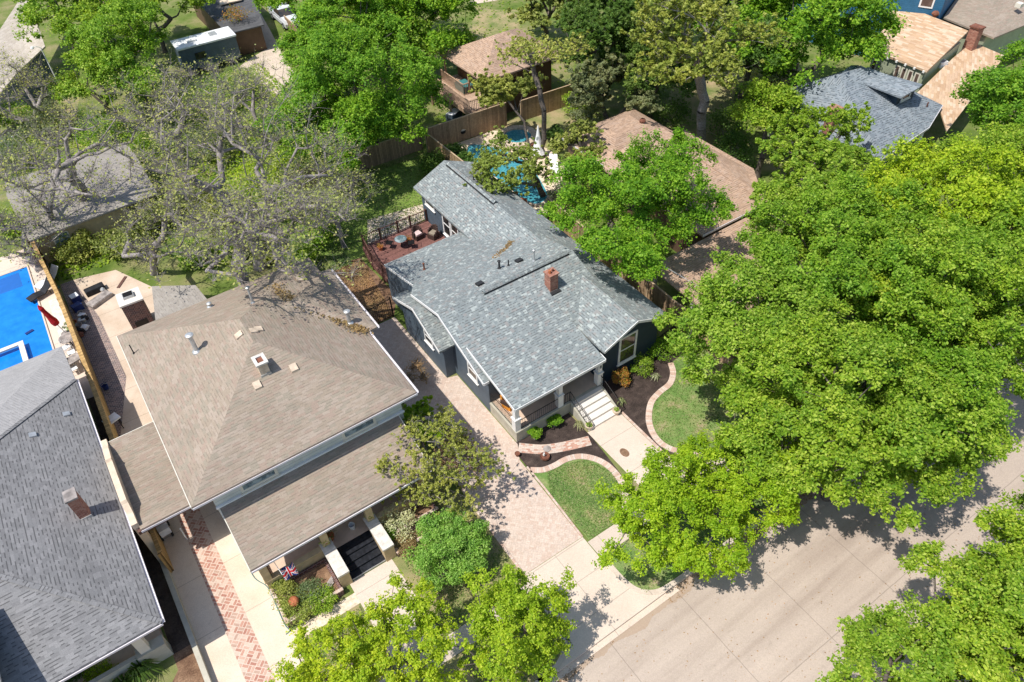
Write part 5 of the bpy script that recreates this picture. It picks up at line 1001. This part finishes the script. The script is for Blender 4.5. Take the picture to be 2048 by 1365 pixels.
slabthing('folded_parasol_cover', 'black covered table lying on the patio', 'cover', 190, 580, 1.25, .55, .35, .1, 'black fabric', top='black fabric'); slabthing('stone_slab', 'brown stone slab leaning on patio rocks', 'stone slab', 200, 600, 1.6, .7, .25, .45, 'stone gray', top='stone gray'); slabthing('wooden_board', 'thin brown board lying on the patio', 'board', 244, 565, 1.2, .2, .04, .9, 'dark timber')
x, y = at(200, 583, .1); o = MB().lathe((x+.2,y-.1,.05), [(.1,0),(.16,.1),(.16,.2),(.08,.3)], 12).build('gas_bottle', 'galvanised steel'); o['label'] = 'pale round bottle next to the black cover on the patio'; o['category'] = 'bottle'
slabthing('cool_box', 'pale blue lidded box at the top of the junk pile by the fence', 'box', 151, 598, .55, .55, .5, .2, 'navy plastic', top='white plastic'); slabthing('storage_trunk', 'navy blue trunk below the pale box beside the fence', 'box', 155, 615, .6, .45, .45, .3, 'navy plastic')
rg = random.Random(5); names = [('bucket','stone gray'),('crate','white plastic'),('sack','black fabric'),('box','galvanised steel'),('pot','terracotta'),('tub','stone gray'),('sack','white plastic'),('crate','black fabric'),('bowl','galvanised steel'),('sack','rust')]
whs = ['just below the navy trunk','against the fence, upper','beside the pale crate','in the middle of the pile','on the patio side of the pile','left of the middle','near the bottom of the pile','lowest, by the fence','at the lower right of the pile','lowest on the brick strip']
for i, (nm, mt) in enumerate(names):
    px, py = 148+rg.random()*22, 627+i*4.8; x, y = at(px, py, .2); r = thing('junk_'+nm, '%s %s in the junk pile, %s' % ({'stone gray':'grey','white plastic':'white','black fabric':'black','galvanised steel':'silver','terracotta':'orange','rust':'brown'}[mt], nm, whs[i]), nm, (x, y, 0), 'junk heaped against the honey fence')
    if nm in ('bucket','pot','tub','bowl'): MB().lathe((x,y,.02), [(.15,0),(.2,.3),(.17,.3),(.12,.05)], 12).build('body', mt, r)
    elif nm == 'sack': MB().blob((x,y,.2), .3, .22, .18, i, .25, 10, 6).build('body', mt, r)
    else: MB().obox((x,y), .42, .32, .02, .32, rg.random()*3).build('body', mt, r)
slabthing('white_table', 'white topped table on dark legs at the near end of the fence', 'table', 234, 856, .8, .6, .08, .35, 'white plastic', z=.75)
r = [o for o in bpy.data.objects if o.name.startswith('white_table')][0]; x, y = r.location.x, r.location.y
for u in (-.3, .3):
    for v in (-.22, .22): MB().tube((x+u,y+v,.012), (x+u,y+v,.745), .025).build('leg', 'black iron', r)
x, y = at(213, 778); r = thing('blue_bucket', 'dark blue bucket on the brick strip by the honey fence', 'bucket', (x, y, 0)); MB().lathe((x,y,.02), [(.14,0),(.19,.33),(.17,.33),(.12,.05)], 14).build('pail', 'navy plastic', r); MB().path([(x-.19,y,.35),(x,y,.45),(x+.19,y,.35)], .01).build('handle', 'galvanised steel', r)
r = thing('golf_cart', 'white wheeled cart parked in shade under the carport', 'cart', at(325,1058)+(0,)); x, y = at(325, 1055, .5); MB().obox((x,y), .5, .9, .35, .8, .1).build('body', 'white plastic', r); MB().obox((x,y+.1), .4, .4, .802, .95, .1).build('lid', 'galvanised steel', r)
for u in (-.25, .25):
    for v in (-.35, .35): MB().tube((x+u-.04,y+v,.19), (x+u+.04,y+v,.19), .17, n=14).build('wheel', 'rubber', r)
x, y = at(375, 1080); r = thing('gate_post', 'slim white post at the upper end of the herringbone bricks', 'post', (x, y, 0)); MB().tube((x,y,.015), (x,y,1.0), .03).build('post', 'white trim', r); MB().blob((x,y,1.03), .05, .05, .05, 1, .02, 8, 5).build('finial', 'white trim', r)
x, y = at(425, 950, 3); MB

# ------------------------------------------------------------- top left
r = thing('beige_house', 'house with a pale beige shingle roof and blue grey wall in the top left corner', 'house', (-4, 84, 0))
a1, a2, a3, a4 = at(32,148,3.4), at(88,93,3.4), at(55,20,3.4), at(-120,60,3.4); rdg = at(36,40,5.2), at(-80,130,5.2)
MB().slab([(*at(32,148,3.4),3.4), (*at(90,93,3.4),3.4), (*at(52,-20,4.6),4.6), (*at(-60,150,4.4),4.4)], .15).slab([(*at(32,148,3.4),3.39), (*at(-60,150,4.4),4.39), (*at(-120,240,3.4),3.39), (*at(-40,235,3.4),3.39)], .15).build('roof', 'beige roofing' if 'beige roofing' in MT else 'brightened slate shingles', r)
w0, w1 = at(45,150,2.8), at(88,108,2.8); MB().prism([w0, w1, (w1[0]-3, w1[1]+3), (w0[0]-5, w0[1]+1)], 0, 3.0).build('wall', 'blue gray siding', r)
x, y = at(128, 190); r = thing('lamp_post', 'white street lamp on a pole in front of the beige roofed house', 'street lamp', (x, y, 0)); x2, y2 = x, y
MB().tube((x,y,0), (x,y,4.6), .07, .05, 10).build('pole', 'white trim', r); MB().path([(x,y,4.6),(x-.3,y,4.8),(x-.6,y,4.8)], .035).build('arm', 'white trim', r); MB().lathe((x-.65,y,4.68), [(.12,0),(.17,.08),(.1,.2)], 12).build('lamp_head', 'white plastic', r)
r = thing('weathered_shed', 'long shed with a weathered brown grey roof under the budding pecans', 'shed', (-1, 57, 0))
q = [at(50,470,2.6), at(285,390,2.6), at(232,300,3.4), at(0,400,3.4)]; q = [(-5.0,52.6), (3.4,53.2), (3.4,60.5), (-5.4,60.5)]
MB().slab([(-5.2,52.6,2.5),(3.6,53.0,2.5),(3.6,57.6,3.5),(-5.4,57.6,3.5)], .12).slab([(-5.4,57.6,3.5),(3.6,57.6,3.5),(3.6,62,2.5),(-5.4,62,2.5)], .12).build('roof', 'weathered shingles', r)
MB().box(-5.0, 3.3, 53.3, 61.6, 0, 2.45).build('wall', 'tan stucco', r); window(r, (-3.4,53.3,1.5), 'y-', 1.1, .9, 'cream trim', 'sky glass', .08)
r = thing('camper', 'white camper with a long roof half hidden by elm leaves', 'camper', (15, 78, 0))
cx, cy, ang = 15.0, 77.6, radians(-2); MB().obox((cx,cy), 5.6, 2.4, .6, 2.7, ang).build('body', 'blue gray siding', r); MB().obox((cx,cy), 5.8, 2.6, 2.702, 2.85, ang).build('roof', 'white plastic', r); MB().obox((cx+1,cy+.2), .7, .7, 2.852, 3.0, ang).build('roof_vent', 'galvanised steel', r); MB().obox((cx-1.2,cy-.1), .9, .6, 2.852, 3.05, ang).build('air_conditioner', 'white trim', r)
for u in (-1.6, 1.6):
    for v in (-1.05, 1.05): MB().tube((cx+u,cy+v-.1,.33), (cx+u,cy+v+.1,.33), .33, n=16).build('wheel', 'rubber', r)
MB().box(cx-1.5, cx-.5, cy-1.235, cy-1.20, 1.5, 2.1).build('window', 'window glass', r)
r = thing('charcoal_shed', 'garage with a flat charcoal roof beside the gravel alley', 'garage', (20, 83, 0)); MB().slab([(17.4,77.6,2.6),(21.1,77.4,2.6),(23.2,86,2.9),(23.2,92,2.9),(17.6,92,2.9)], .12).build('roof', 'charcoal roofing', r); MB().prism([(17.7,78.0),(20.9,77.8),(22.9,86),(22.9,91.5),(17.8,91.5)], 0, 2.45).build('wall', 'brown siding', r)
MB().slab([(*at(440,12,2.9),3.02), (*at(484,2,2.9),3.02), (*at(486,-6,2.9),3.02), (*at(440,4,2.9),3.02)], .1).build('parapet', 'beige stucco', r)
shrub('bare_vine', 'tangle of bare brown vine growing over the charcoal garage roof', *at(475,35,3.0), 1.6, 1.0, 'rust leaves', 500, n=60, k=10, L=.15, z=2.9)
o = slabthing('blue_tarp', 'small blue covered trailer left of the charcoal garage', 'trailer', 418, 32, 1.6, 1.0, .9, .2, 'teal paint')
# pickup
r = thing('pickup_truck', 'silver pickup truck with crew cab parked on the grass by the alley', 'pickup truck', (25.0, 83.6, 0)); A0 = np.array(at(556, 30)); A1 = np.array(at(592, 62)); ang = math.atan2(A1[1]-A0[1], A1[0]-A0[0]); cx, cy = (A0+A1)/2
ca, sa = cos(ang), sin(ang)
def q3(u, v, z): return (cx+u*ca-v*sa, cy+u*sa+v*ca, z)
def hexa(u0, u1, w0_, z0, z1, u0t=None, u1t=None, wt=None):
    u0t = u0 if u0t is None else u0t; u1t = u1 if u1t is None else u1t; wt = w0_ if wt is None else wt
    return MB().solid([q3(u0t,-wt,z1), q3(u1t,-wt,z1), q3(u1t,wt,z1), q3(u0t,wt,z1)], [q3(u0,-w0_,z0), q3(u1,-w0_,z0), q3(u1,w0_,z0), q3(u0,w0_,z0)])
m = hexa(-2.7, 2.75, .95, .45, .85); m2 = hexa(.95, 2.7, .93, .852, 1.12, .95, 2.55, .85); m.v += m2.v; m.f += [tuple(i+8*3 for i in f) for f in []]
body = hexa(-2.7, 2.75, .95, .45, .86).build('body', 'truck paint', r); hexa(1.0, 2.7, .93, .862, 1.13, 1.0, 2.5, .84).build('bonnet', 'truck paint', r); hexa(-.95, 1.0, .92, .862, 1.15).build('door_panel', 'truck paint', r)
cabn = hexa(-.95, 1.15, .88, 1.152, 1.68, -.8, .45, .72).build('cab_glass', 'window glass', r); hexa(-.82, .47, .75, 1.682, 1.76, -.72, .38, .68).build('cab_roof', 'truck paint', r)
for s_ in (-1, 1): MB().solid([q3(-2.68,s_*.95,1.15), q3(-.96,s_*.95,1.15), q3(-.96,s_*.85,1.15), q3(-2.68,s_*.85,1.15)][::(1 if s_ < 0 else -1)], [q3(-2.68,s_*.95,.862), q3(-.96,s_*.95,.862), q3(-.96,s_*.85,.862), q3(-2.68,s_*.85,.862)][::(1 if s_ < 0 else -1)]).build('bed_side', 'truck paint', r)
hexa(-2.7, -2.62, .84, .862, 1.15).build('tailgate', 'truck paint', r); hexa(-2.6, -.97, .83, .862, .88).build('bed_floor', 'galvanised steel', r)
for u in (-1.75, 1.75):
    for v in (-.86, .86): w2 = MB().tube(q3(u,v-.13,.37), q3(u,v+.13,.37), .37, n=18).build('wheel', 'rubber', r); MB().tube(q3(u,v-.135,.37), q3(u,v+.135,.37), .2, n=12).build('rim', 'galvanised steel', w2)
for v in (-.65, .65): MB().obox(q3(2.76,v,0)[:2], .04, .3, .62, .82, ang).build('headlight', 'white plastic', r)

# ------------------------------------------------------------- brown garage with balcony
r = thing('balcony_garage', 'brown garage with a tan hip roof and raised wooden balcony behind the tall fence', 'building', (34, 53, 0))
xa, xb, ya, yb, ez_ = 29.95, 38.2, 49.75, 56.9, 4.2; pk = (33.55,53.3,6.0), (34.6,53.3,6.0)
roofset(r, [[(xa,ya,ez_),(xb,ya,ez_),pk[1],pk[0]], [(xb,ya,ez_),(xb,yb,ez_),pk[1]], [(xb,yb,ez_),(xa,yb,ez_),pk[0],pk[1]], [(xa,yb,ez_),(xa,ya,ez_),pk[0]]], 'tan shingles')
MB().box(31.3, 37.7, 50.9, 56.4, 0, 4.06).build('wall', 'brown siding', r)
for i, (x, y) in enumerate([(30.2,50.1),(30.2,52.6),(30.2,56.6)]): MB().box(x-.07, x+.07, y-.07, y+.07, 2.01, 4.06).build('post', 'white trim' if i < 1 else 'timber', r)
window(r, (33.5,50.9,2.9), 'y-', 1.0, 1.1, 'timber'); window(r, (31.3,53.6,3.0), 'x-', .9, 1.0, 'timber')
bl = MB().box(28.35, 31.29, 49.65, 56.5, 1.85, 2.0); bal = bl.build('balcony_floor', 'pale deck boards', r)
MB().box(28.30, 28.345, 49.6, 56.5, 1.65, 2.0).build('balcony_rim', 'timber', r); MB().box(28.35, 31.2, 49.6, 49.645, 1.65, 2.0).build('balcony_rim', 'timber', r)
railing('balcony_rail', '', [(28.4,56.4),(28.4,49.7),(31.2,49.7)], 2.0, 1.0, .16, 'timber', .028, .05, root=bal)
railing('stair_rail', '', [(29.6,56.4),(29.6,52.6),(30.9,52.6)], 2.0, 1.0, .16, 'timber', .028, .05, root=bal)
MB().box(29.7, 30.8, 52.75, 54.2, 2.005, 2.6).build('green_locker', 'globe leaves' if 0 else 'teal paint', r)
for x, y in ((28.4,49.75),(28.4,53),(28.4,56.3),(31.1,49.75)): MB().box(x-.08, x+.08, y-.08, y+.08, 0, 1.84).build('post', 'timber', r)
MB().box(26.6, 29.9, 56.3, 56.45, 3.4, 3.6).build('beam', 'timber', r)
slabthing('covered_mower', 'pale blue covered mower under the balcony', 'mower', 908, 232, 1.3, .8, .7, .4, 'blue gray siding', top='white plastic')
x, y = at(925, 278); r = thing('kettle_grill', 'dark round barbecue with a tan lid in front of the tall fence', 'barbecue', (x, y, 0)); MB().lathe((x,y,.45), [(.12,0),(.38,.2),(.4,.4),(.36,.45)], 16).build('bowl', 'black iron', r); MB().lathe((x,y,.91), [(.4,0),(.3,.14),(.1,.18)], 16).build('lid', 'sandstone', r); [MB().tube((x+.3*cos(t_),y+.3*sin(t_),.012), (x+.15*cos(t_),y+.15*sin(t_),.5), .02).build('leg', 'black iron', r) for t_ in (0, 2.1, 4.2)]
# teal pool and spa
PP = smooth([at(940,292), at(985,296), at(1030,312), at(1062,335), at(1085,370), at(1095,395), at(1075,410), at(1045,400), at(1015,375), at(975,345), at(938,320)], 4, True)
pool('swimming_pool', 'teal free form swimming pool behind the blue house', PP[::1] if sum(PP[i][0]*PP[(i+1) % len(PP)][1]-PP[(i+1) % len(PP)][0]*PP[i][1] for i in range(len(PP))) > 0 else PP[::-1], .05, 'flagstone', 'teal pool water')
r = thing('hot_tub', 'round stone hot tub with green water beside the brown lawn', 'hot tub', (30.9, 46.4, 0)); cxs, cys = at(1035, 272, .45); ring = MB(); n = 20
for i in range(n):
    t0, t1 = 2*pi*i/n, 2*pi*(i+1)/n-.03; ring.prism([(cxs+1.15*cos(t0),cys+1.15*sin(t0)), (cxs+1.7*cos(t0),cys+1.7*sin(t0)), (cxs+1.7*cos(t1),cys+1.7*sin(t1)), (cxs+1.15*cos(t1),cys+1.15*sin(t1))], .012, .5)
ring.build('stone_rim', 'sandstone', r); MB().lathe((cxs,cys,.35), [(1.16,0),(1.16,.02)], 24).build('water', 'teal pool water', r)
x, y = at(1077, 313); r = thing('white_parasol', 'closed white parasol standing beside the dark tree trunk', 'parasol', (x, y, 0)); MB().tube((x,y,.012), (x,y,2.75), .03).build('pole', 'white trim', r); MB().lathe((x,y,.35), [(.62,0),(.5,.25),(.3,.9),(.16,1.6),(.05,2.35)], 10).build('canopy', 'white fabric', r); MB().lathe((x,y,.012), [(.3,0),(.3,.08)], 14).build('base', 'stone gray', r)
lounger(*at(1108,334,.3), 1.0, 'white fabric', 'white cushioned lounger right of the teal pool'); pot('plant_pot', 'orange round pot at the edge of the blue house rear roof', *at(1045,412), .012, .35, .45, 'terracotta'); pot('potted_plant', 'yellow green pot plant beside the orange round pot', *at(1030,395), .012, .25, .35, 'rust', 'lime leaves', seed=31, pr=.5)
pot('plant_pot', 'dark pot between the hot tub and the white parasol', *at(1062,296), .012, .22, .35, 'rust')

# ------------------------------------------------------------- right: tan house
r = thing('tan_house', 'low house with tan shingle hip roofs behind the vivid green maple', 'house', (34, 32, 0))
roofset(r, [[(31.0,34.9,2.9),(38.2,34.9,2.9),(36.0,37.0,3.9),(33.4,37.0,3.9)][::1], [(38.2,34.9,2.9),(38.2,40.6,2.9),(36.0,38.6,3.9),(36.0,37.0,3.9)], [(38.2,40.6,2.9),(31.0,40.6,2.9),(33.4,38.6,3.9),(36.0,38.6,3.9)], [(31,40.6,2.9),(31,34.9,2.9),(33.4,37,3.9),(33.4,38.6,3.9)], [(33.4,37,3.9),(36,37,3.9),(36,38.6,3.9),(33.4,38.6,3.9)]], 'tan shingles')
roofset(r, [[(36.3,25.2,3.0),(38.9,28.6,3.0),(38.9,35.6,3.0),(35.2,32.0,4.4)][:4], [(30.6,25.2,3.0),(36.7,25.2,3.0),(36.0,32.4,4.4),(33.5,32.4,4.4)], [(30.6,25.2,3.0),(33.5,32.4,4.4),(33.5,35.2,4.4),(30.6,35.2,3.0)][::-1], [(33.5,32.4,4.4),(36.0,32.4,4.4),(36.0,35.2,4.4),(33.5,35.2,4.4)]], 'tan shingles', name='main_roof')
fascia(r, [((30.6,25.2,3.0),(36.7,25.2,3.0),(0,-1)), ((31,34.9,2.9),(31,40.6,2.9),(-1,0))], 'gutter white', .15)
MB().box(31.0, 36.3, 25.9, 34.8, 0, 2.9).build('wall', 'brown siding', r); MB().box(31.4, 37.8, 35.3, 40.2, 0, 2.75).build('rear_wall', 'brown siding', r); MB().box(36.1, 36.25, 25.4, 25.55, 0, 2.86).build('porch_post', 'white trim', r)
roofset(r, [[(26.1,17.5,2.45),(34.5,17.5,2.45),(34.5,25.1,2.75),(26.1,25.1,2.75)]], 'tan shingles', name='carport_roof')
for x, y in ((26.4,18),(26.4,21.6),(26.4,24.8)): MB().box(x-.09, x+.09, y-.09, y+.09, 0, 2.3).build('carport_post', 'porch beige', r)
for (px, py) in ((1285,245),(1312,292)):
    x, y = at(px, py, 3.9); t_ = MB(); t_.tube((x,y,3.4), (x,y,3.85), .1, .1, 10); o = t_.build('turbine_vent', 'rust', r); MB().blob((x,y,4.02), .24, .24, .2, 2, .12, 16, 7).build('turbine', 'rust', o)
# grey dormered house
r = thing('grey_dormer_house', 'house with cool grey shingles, a front facing dormer and an orange brick chimney', 'house', (52, 30, 0))
roofset(r, [[(46.9,24.0,3.0),(53.2,24.6,3.0),(57.0,26.0,3.0),(51.5,30.4,6.0),(49.5,30.8,6.0)], [(57.0,26.0,3.0),(57.9,34.2,3.0),(51.5,30.4,6.0)], [(57.9,34.2,3.0),(46.9,35.6,3.0),(49.5,30.8,6.0),(51.5,30.4,6.0)], [(46.9,35.6,3.0),(46.0,28,3.0),(46.9,24.0,3.0),(49.5,30.8,6.0)]], 'cool gray shingles')
fascia(r, [((46.9,24.0,3.0),(53.2,24.6,3.0),(0.1,-1)), ((53.2,24.6,3.0),(57.0,26.0,3.0),(.3,-1))], 'gutter white', .16)
MB().prism([(47.5,25.4),(56,26.6),(57,33.8),(47.5,34.6)], 0, 2.85).build('wall', 'sage siding', r); [MB().box(x-.15, x+.15, y-.15, y+.15, 0, 2.86).build('porch_post', 'white trim', r) for x, y in ((54.0,25.4),(56.2,26.4),(51,25.0))]
dxy = at(1790, 200, 4.6)
roofset(r, [[(51.6,26.6,5.1),(53.1,26.3,5.55),(52.3,30.3,5.9),(50.6,30.3,5.5)], [(53.1,26.3,5.55),(54.6,26.9,5.1),(53.6,30.0,5.2),(52.3,30.3,5.9)]], 'cool gray shingles', .1, 'dormer_roof')
dm = MB().prism([(51.9,27.0),(54.2,27.1),(54.0,29.6),(51.9,29.8)], 3.4, 5.0).build('dormer', 'navy siding', r); window(dm, (53.0,27.02,4.6), 'y-', 1.1, .5, 'white trim', mull=False)
for i, (px, py, z0_, h_) in enumerate(((1666,232,4.0,1.1),)):
    x, y = at(px, py, z0_+h_/2); c1 = MB().box(x-.35, x+.35, y-.35, y+.35, z0_-.8, z0_+h_).build('chimney', 'red brick', r); MB().box(x-.42, x+.42, y-.42, y+.42, z0_+h_+.002, z0_+h_+.12).build('cap', 'red brick', c1)
x, y = at(1690, 150, 5.0); MB().slab([(x-1.2,y-.6,5.35),(x+1.2,y-.2,5.5),(x+1.1,y+.4,5.3),(x-1.3,y,5.15)], .08).build('skylight', 'sky glass', r)
for px, py in ((1815,228),(1855,210)): x, y = at(px, py, 3.6); pipe(r, x, y, 3.3, .5, .05, 0, 'rust')
# sage green house, golden roof
r = thing('sage_house', 'sage green house with a golden tan shed roof and a row of screened windows', 'house', (64, 34, 0))
q0, q1, q2, q3_ = (59.4,35.6), (59.8,29.3), (70.5,29.7), (71.5,39.5); zz = 3.9
P0 = (*at(1745,100,3.8),3.8); P1 = (*at(1855,142,3.8),3.8); P2 = (*at(1937,62,4.6),4.6); P3 = (*at(1790,4,4.6),4.6)
MB().slab([P0,P1,P2,P3], .16).build('roof', 'golden shingles', r)
i0 = np.array(P0[:2]); i1 = np.array(P1[:2]); i2 = np.array(P2[:2]); i3 = np.array(P3[:2]); cc = (i0+i1+i2+i3)/4; ins = [tuple(c_+(cc-c_)*.06) for c_ in (i0, i1, i2, i3)]
MB().prism(ins, 0, 3.62).build('wall', 'sage siding', r)
w0_, w1_ = np.array(ins[0]), np.array(ins[1]); dv_ = (w1_-w0_)/np.linalg.norm(w1_-w0_); nv_ = np.array([dv_[1], -dv_[0]]); nv_ = nv_ if nv_@(w0_-cc) > 0 else -nv_; Lw = np.linalg.norm(w1_-w0_)
for i in range(5):
    t0 = Lw*(.0+.34+i*.125) if i else Lw*.02; s0 = w0_+dv_*t0+nv_*.006; s1 = s0+dv_*Lw*.105; m = MB()
    def vq(a_, b_, z0_, z1_, d0, name, mt, par): 
        o = MB().solid([(*(a_+nv_*(-.02)),z1_), (*(b_+nv_*(-.02)),z1_), (*(b_+nv_*d0),z1_), (*(a_+nv_*d0),z1_)], [(*(a_+nv_*(-.02)),z0_), (*(b_+nv_*(-.02)),z0_), (*(b_+nv_*d0),z0_), (*(a_+nv_*d0),z0_)]).build(name, mt, par); return o
    wf = vq(s0, s1, 1.5 if i else .3, 3.3, .04, 'window', 'cream trim', r); vq(s0+dv_*.13, s1-dv_*.13, 1.62 if i else .42, 3.18, .06, 'screen', 'screen glass', wf)
m = MB().slab([(*at(1832,188,2.9),2.9), (*at(1880,215,2.7),2.6), (*at(1895,260,2.6),2.5), (*at(2010,112,2.6),2.6), (*at(1940,85,2.9),3.0)], .12); m.build('low_roof', 'golden shingles', r)
x, y = at(1880, 137, 2.6); o = thing('window_air_conditioner', 'white air conditioner on the side of the sage green house', 'air conditioner', (x, y, 2.4)); MB().obox((x,y), .7, .6, 2.75, 3.25, -.3).build('case', 'white plastic', o); MB().obox((x,y-.02), .5, .4, 3.252, 3.27, -.3).build('grille', 'stone gray', o)
x, y = at(1868, 36, 4.5); o = MB().tube((x,y,4.2), (x,y,4.7), .12, .12, 10).build('turbine_vent', 'rust', r); MB().blob((x,y,4.85), .3, .3, .24, 2, .12, 14, 6).build('turbine', 'rust', o)
for i in range(6):
    s = i0+(i1-i0)*(.15+.16*i); MB().obox(tuple(s+nv_*.03), .16, .16, 3.55, 3.72).build('rafter_end', 'white trim', r)
# bright blue house & far brown roof
r = thing('bright_blue_house', 'bright blue two storey house wall with white window at the top right edge', 'house', (72, 38, 0))
b0_, b1_ = at(1790,0,4.6), at(1885,34,4.6); e0 = (b0_[0]-2, b0_[1]+3.2); MB().prism([(b0_[0]-4, b0_[1]+3.0), (b1_[0], b1_[1]+.3), (b1_[0]+9, b1_[1]+3), (b1_[0]+7, b1_[1]+14), (b0_[0]-3, b0_[1]+14)], 0, 7.4).build('wall', 'bright blue siding', r)
bw0, bw1 = np.array([b0_[0]-4, b0_[1]+3.0]), np.array([b1_[0], b1_[1]+.3]); dv_ = (bw1-bw0)/np.linalg.norm(bw1-bw0); nv_ = np.array([dv_[1], -dv_[0]]); Lb = np.linalg.norm(bw1-bw0)
s0 = bw1-dv_*1.9+nv_*.006; wf = vq(s0, s0+dv_*1.15, 5.1, 7.3, .06, 'window', 'white trim', r); vq(s0+dv_*.14, s0+dv_*1.01, 5.25, 6.15, .08, 'pane', 'screen glass', wf); vq(s0+dv_*.14, s0+dv_*1.01, 6.25, 7.15, .08, 'pane', 'screen glass', wf)
r = thing('far_brown_house', 'house with a plain brown hip roof behind the golden roof at the top right', 'house', (76, 33, 0))
F0 = (*at(1887,35,4.2),4.2); F1 = (*at(1988,76,3.9),3.9); F2 = (*at(2110,25,3.9),3.9); F3 = (*at(2080,-60,5.5),5.5); F4 = (*at(1960,-70,5.8),5.8); MB().slab([F0,F1,F4], .14).slab([F1,F2,F3,F4], .14).build('roof', 'brown shingles', r)
MB().prism([(F0[0]+1,F0[1]+.5), (F1[0]+.3,F1[1]+.8), (F2[0],F2[1]+1), (F2[0],F2[1]+8), (F0[0]+3,F0[1]+9)], 0, 3.6).build('wall', 'sage siding', r)
x, y = at(1954, 58, 4.6); c1 = MB().box(x-.36, x+.36, y-.42, y+.42, 0, 4.7).build('chimney', 'red brick', r); MB().box(x-.43, x+.43, y-.5, y+.5, 4.702, 4.82).build('cap', 'rust', c1)
x, y = at(2038, 12, 5.0); MB().obox((x, y), .5, .5, 4.9, 5.25).build('roof_vent', 'cream trim', r)
# utility wires
r = thing('service_wire', 'thin wires sagging above the fence right of the blue house', 'cable'); P = [(25.7,26,4.4), (27.2,20,3.8), (29,12,5.0)]; MB().path([(25.6,27.5,4.0),(26.0,24,3.6),(26.6,20,3.5),(27.4,15,3.9)], .02).build('wire', 'galvanised steel', r)
r.location = (0, 0, 0)
for o in bpy.data.objects:
    if o.parent is None and o.type == 'MESH' and 'label' not in o and 'kind' not in o: print('UNLABELLED', o.name)
for o in list(bpy.data.objects):
    if 'label' in o and o['label'] == '': del o['label']
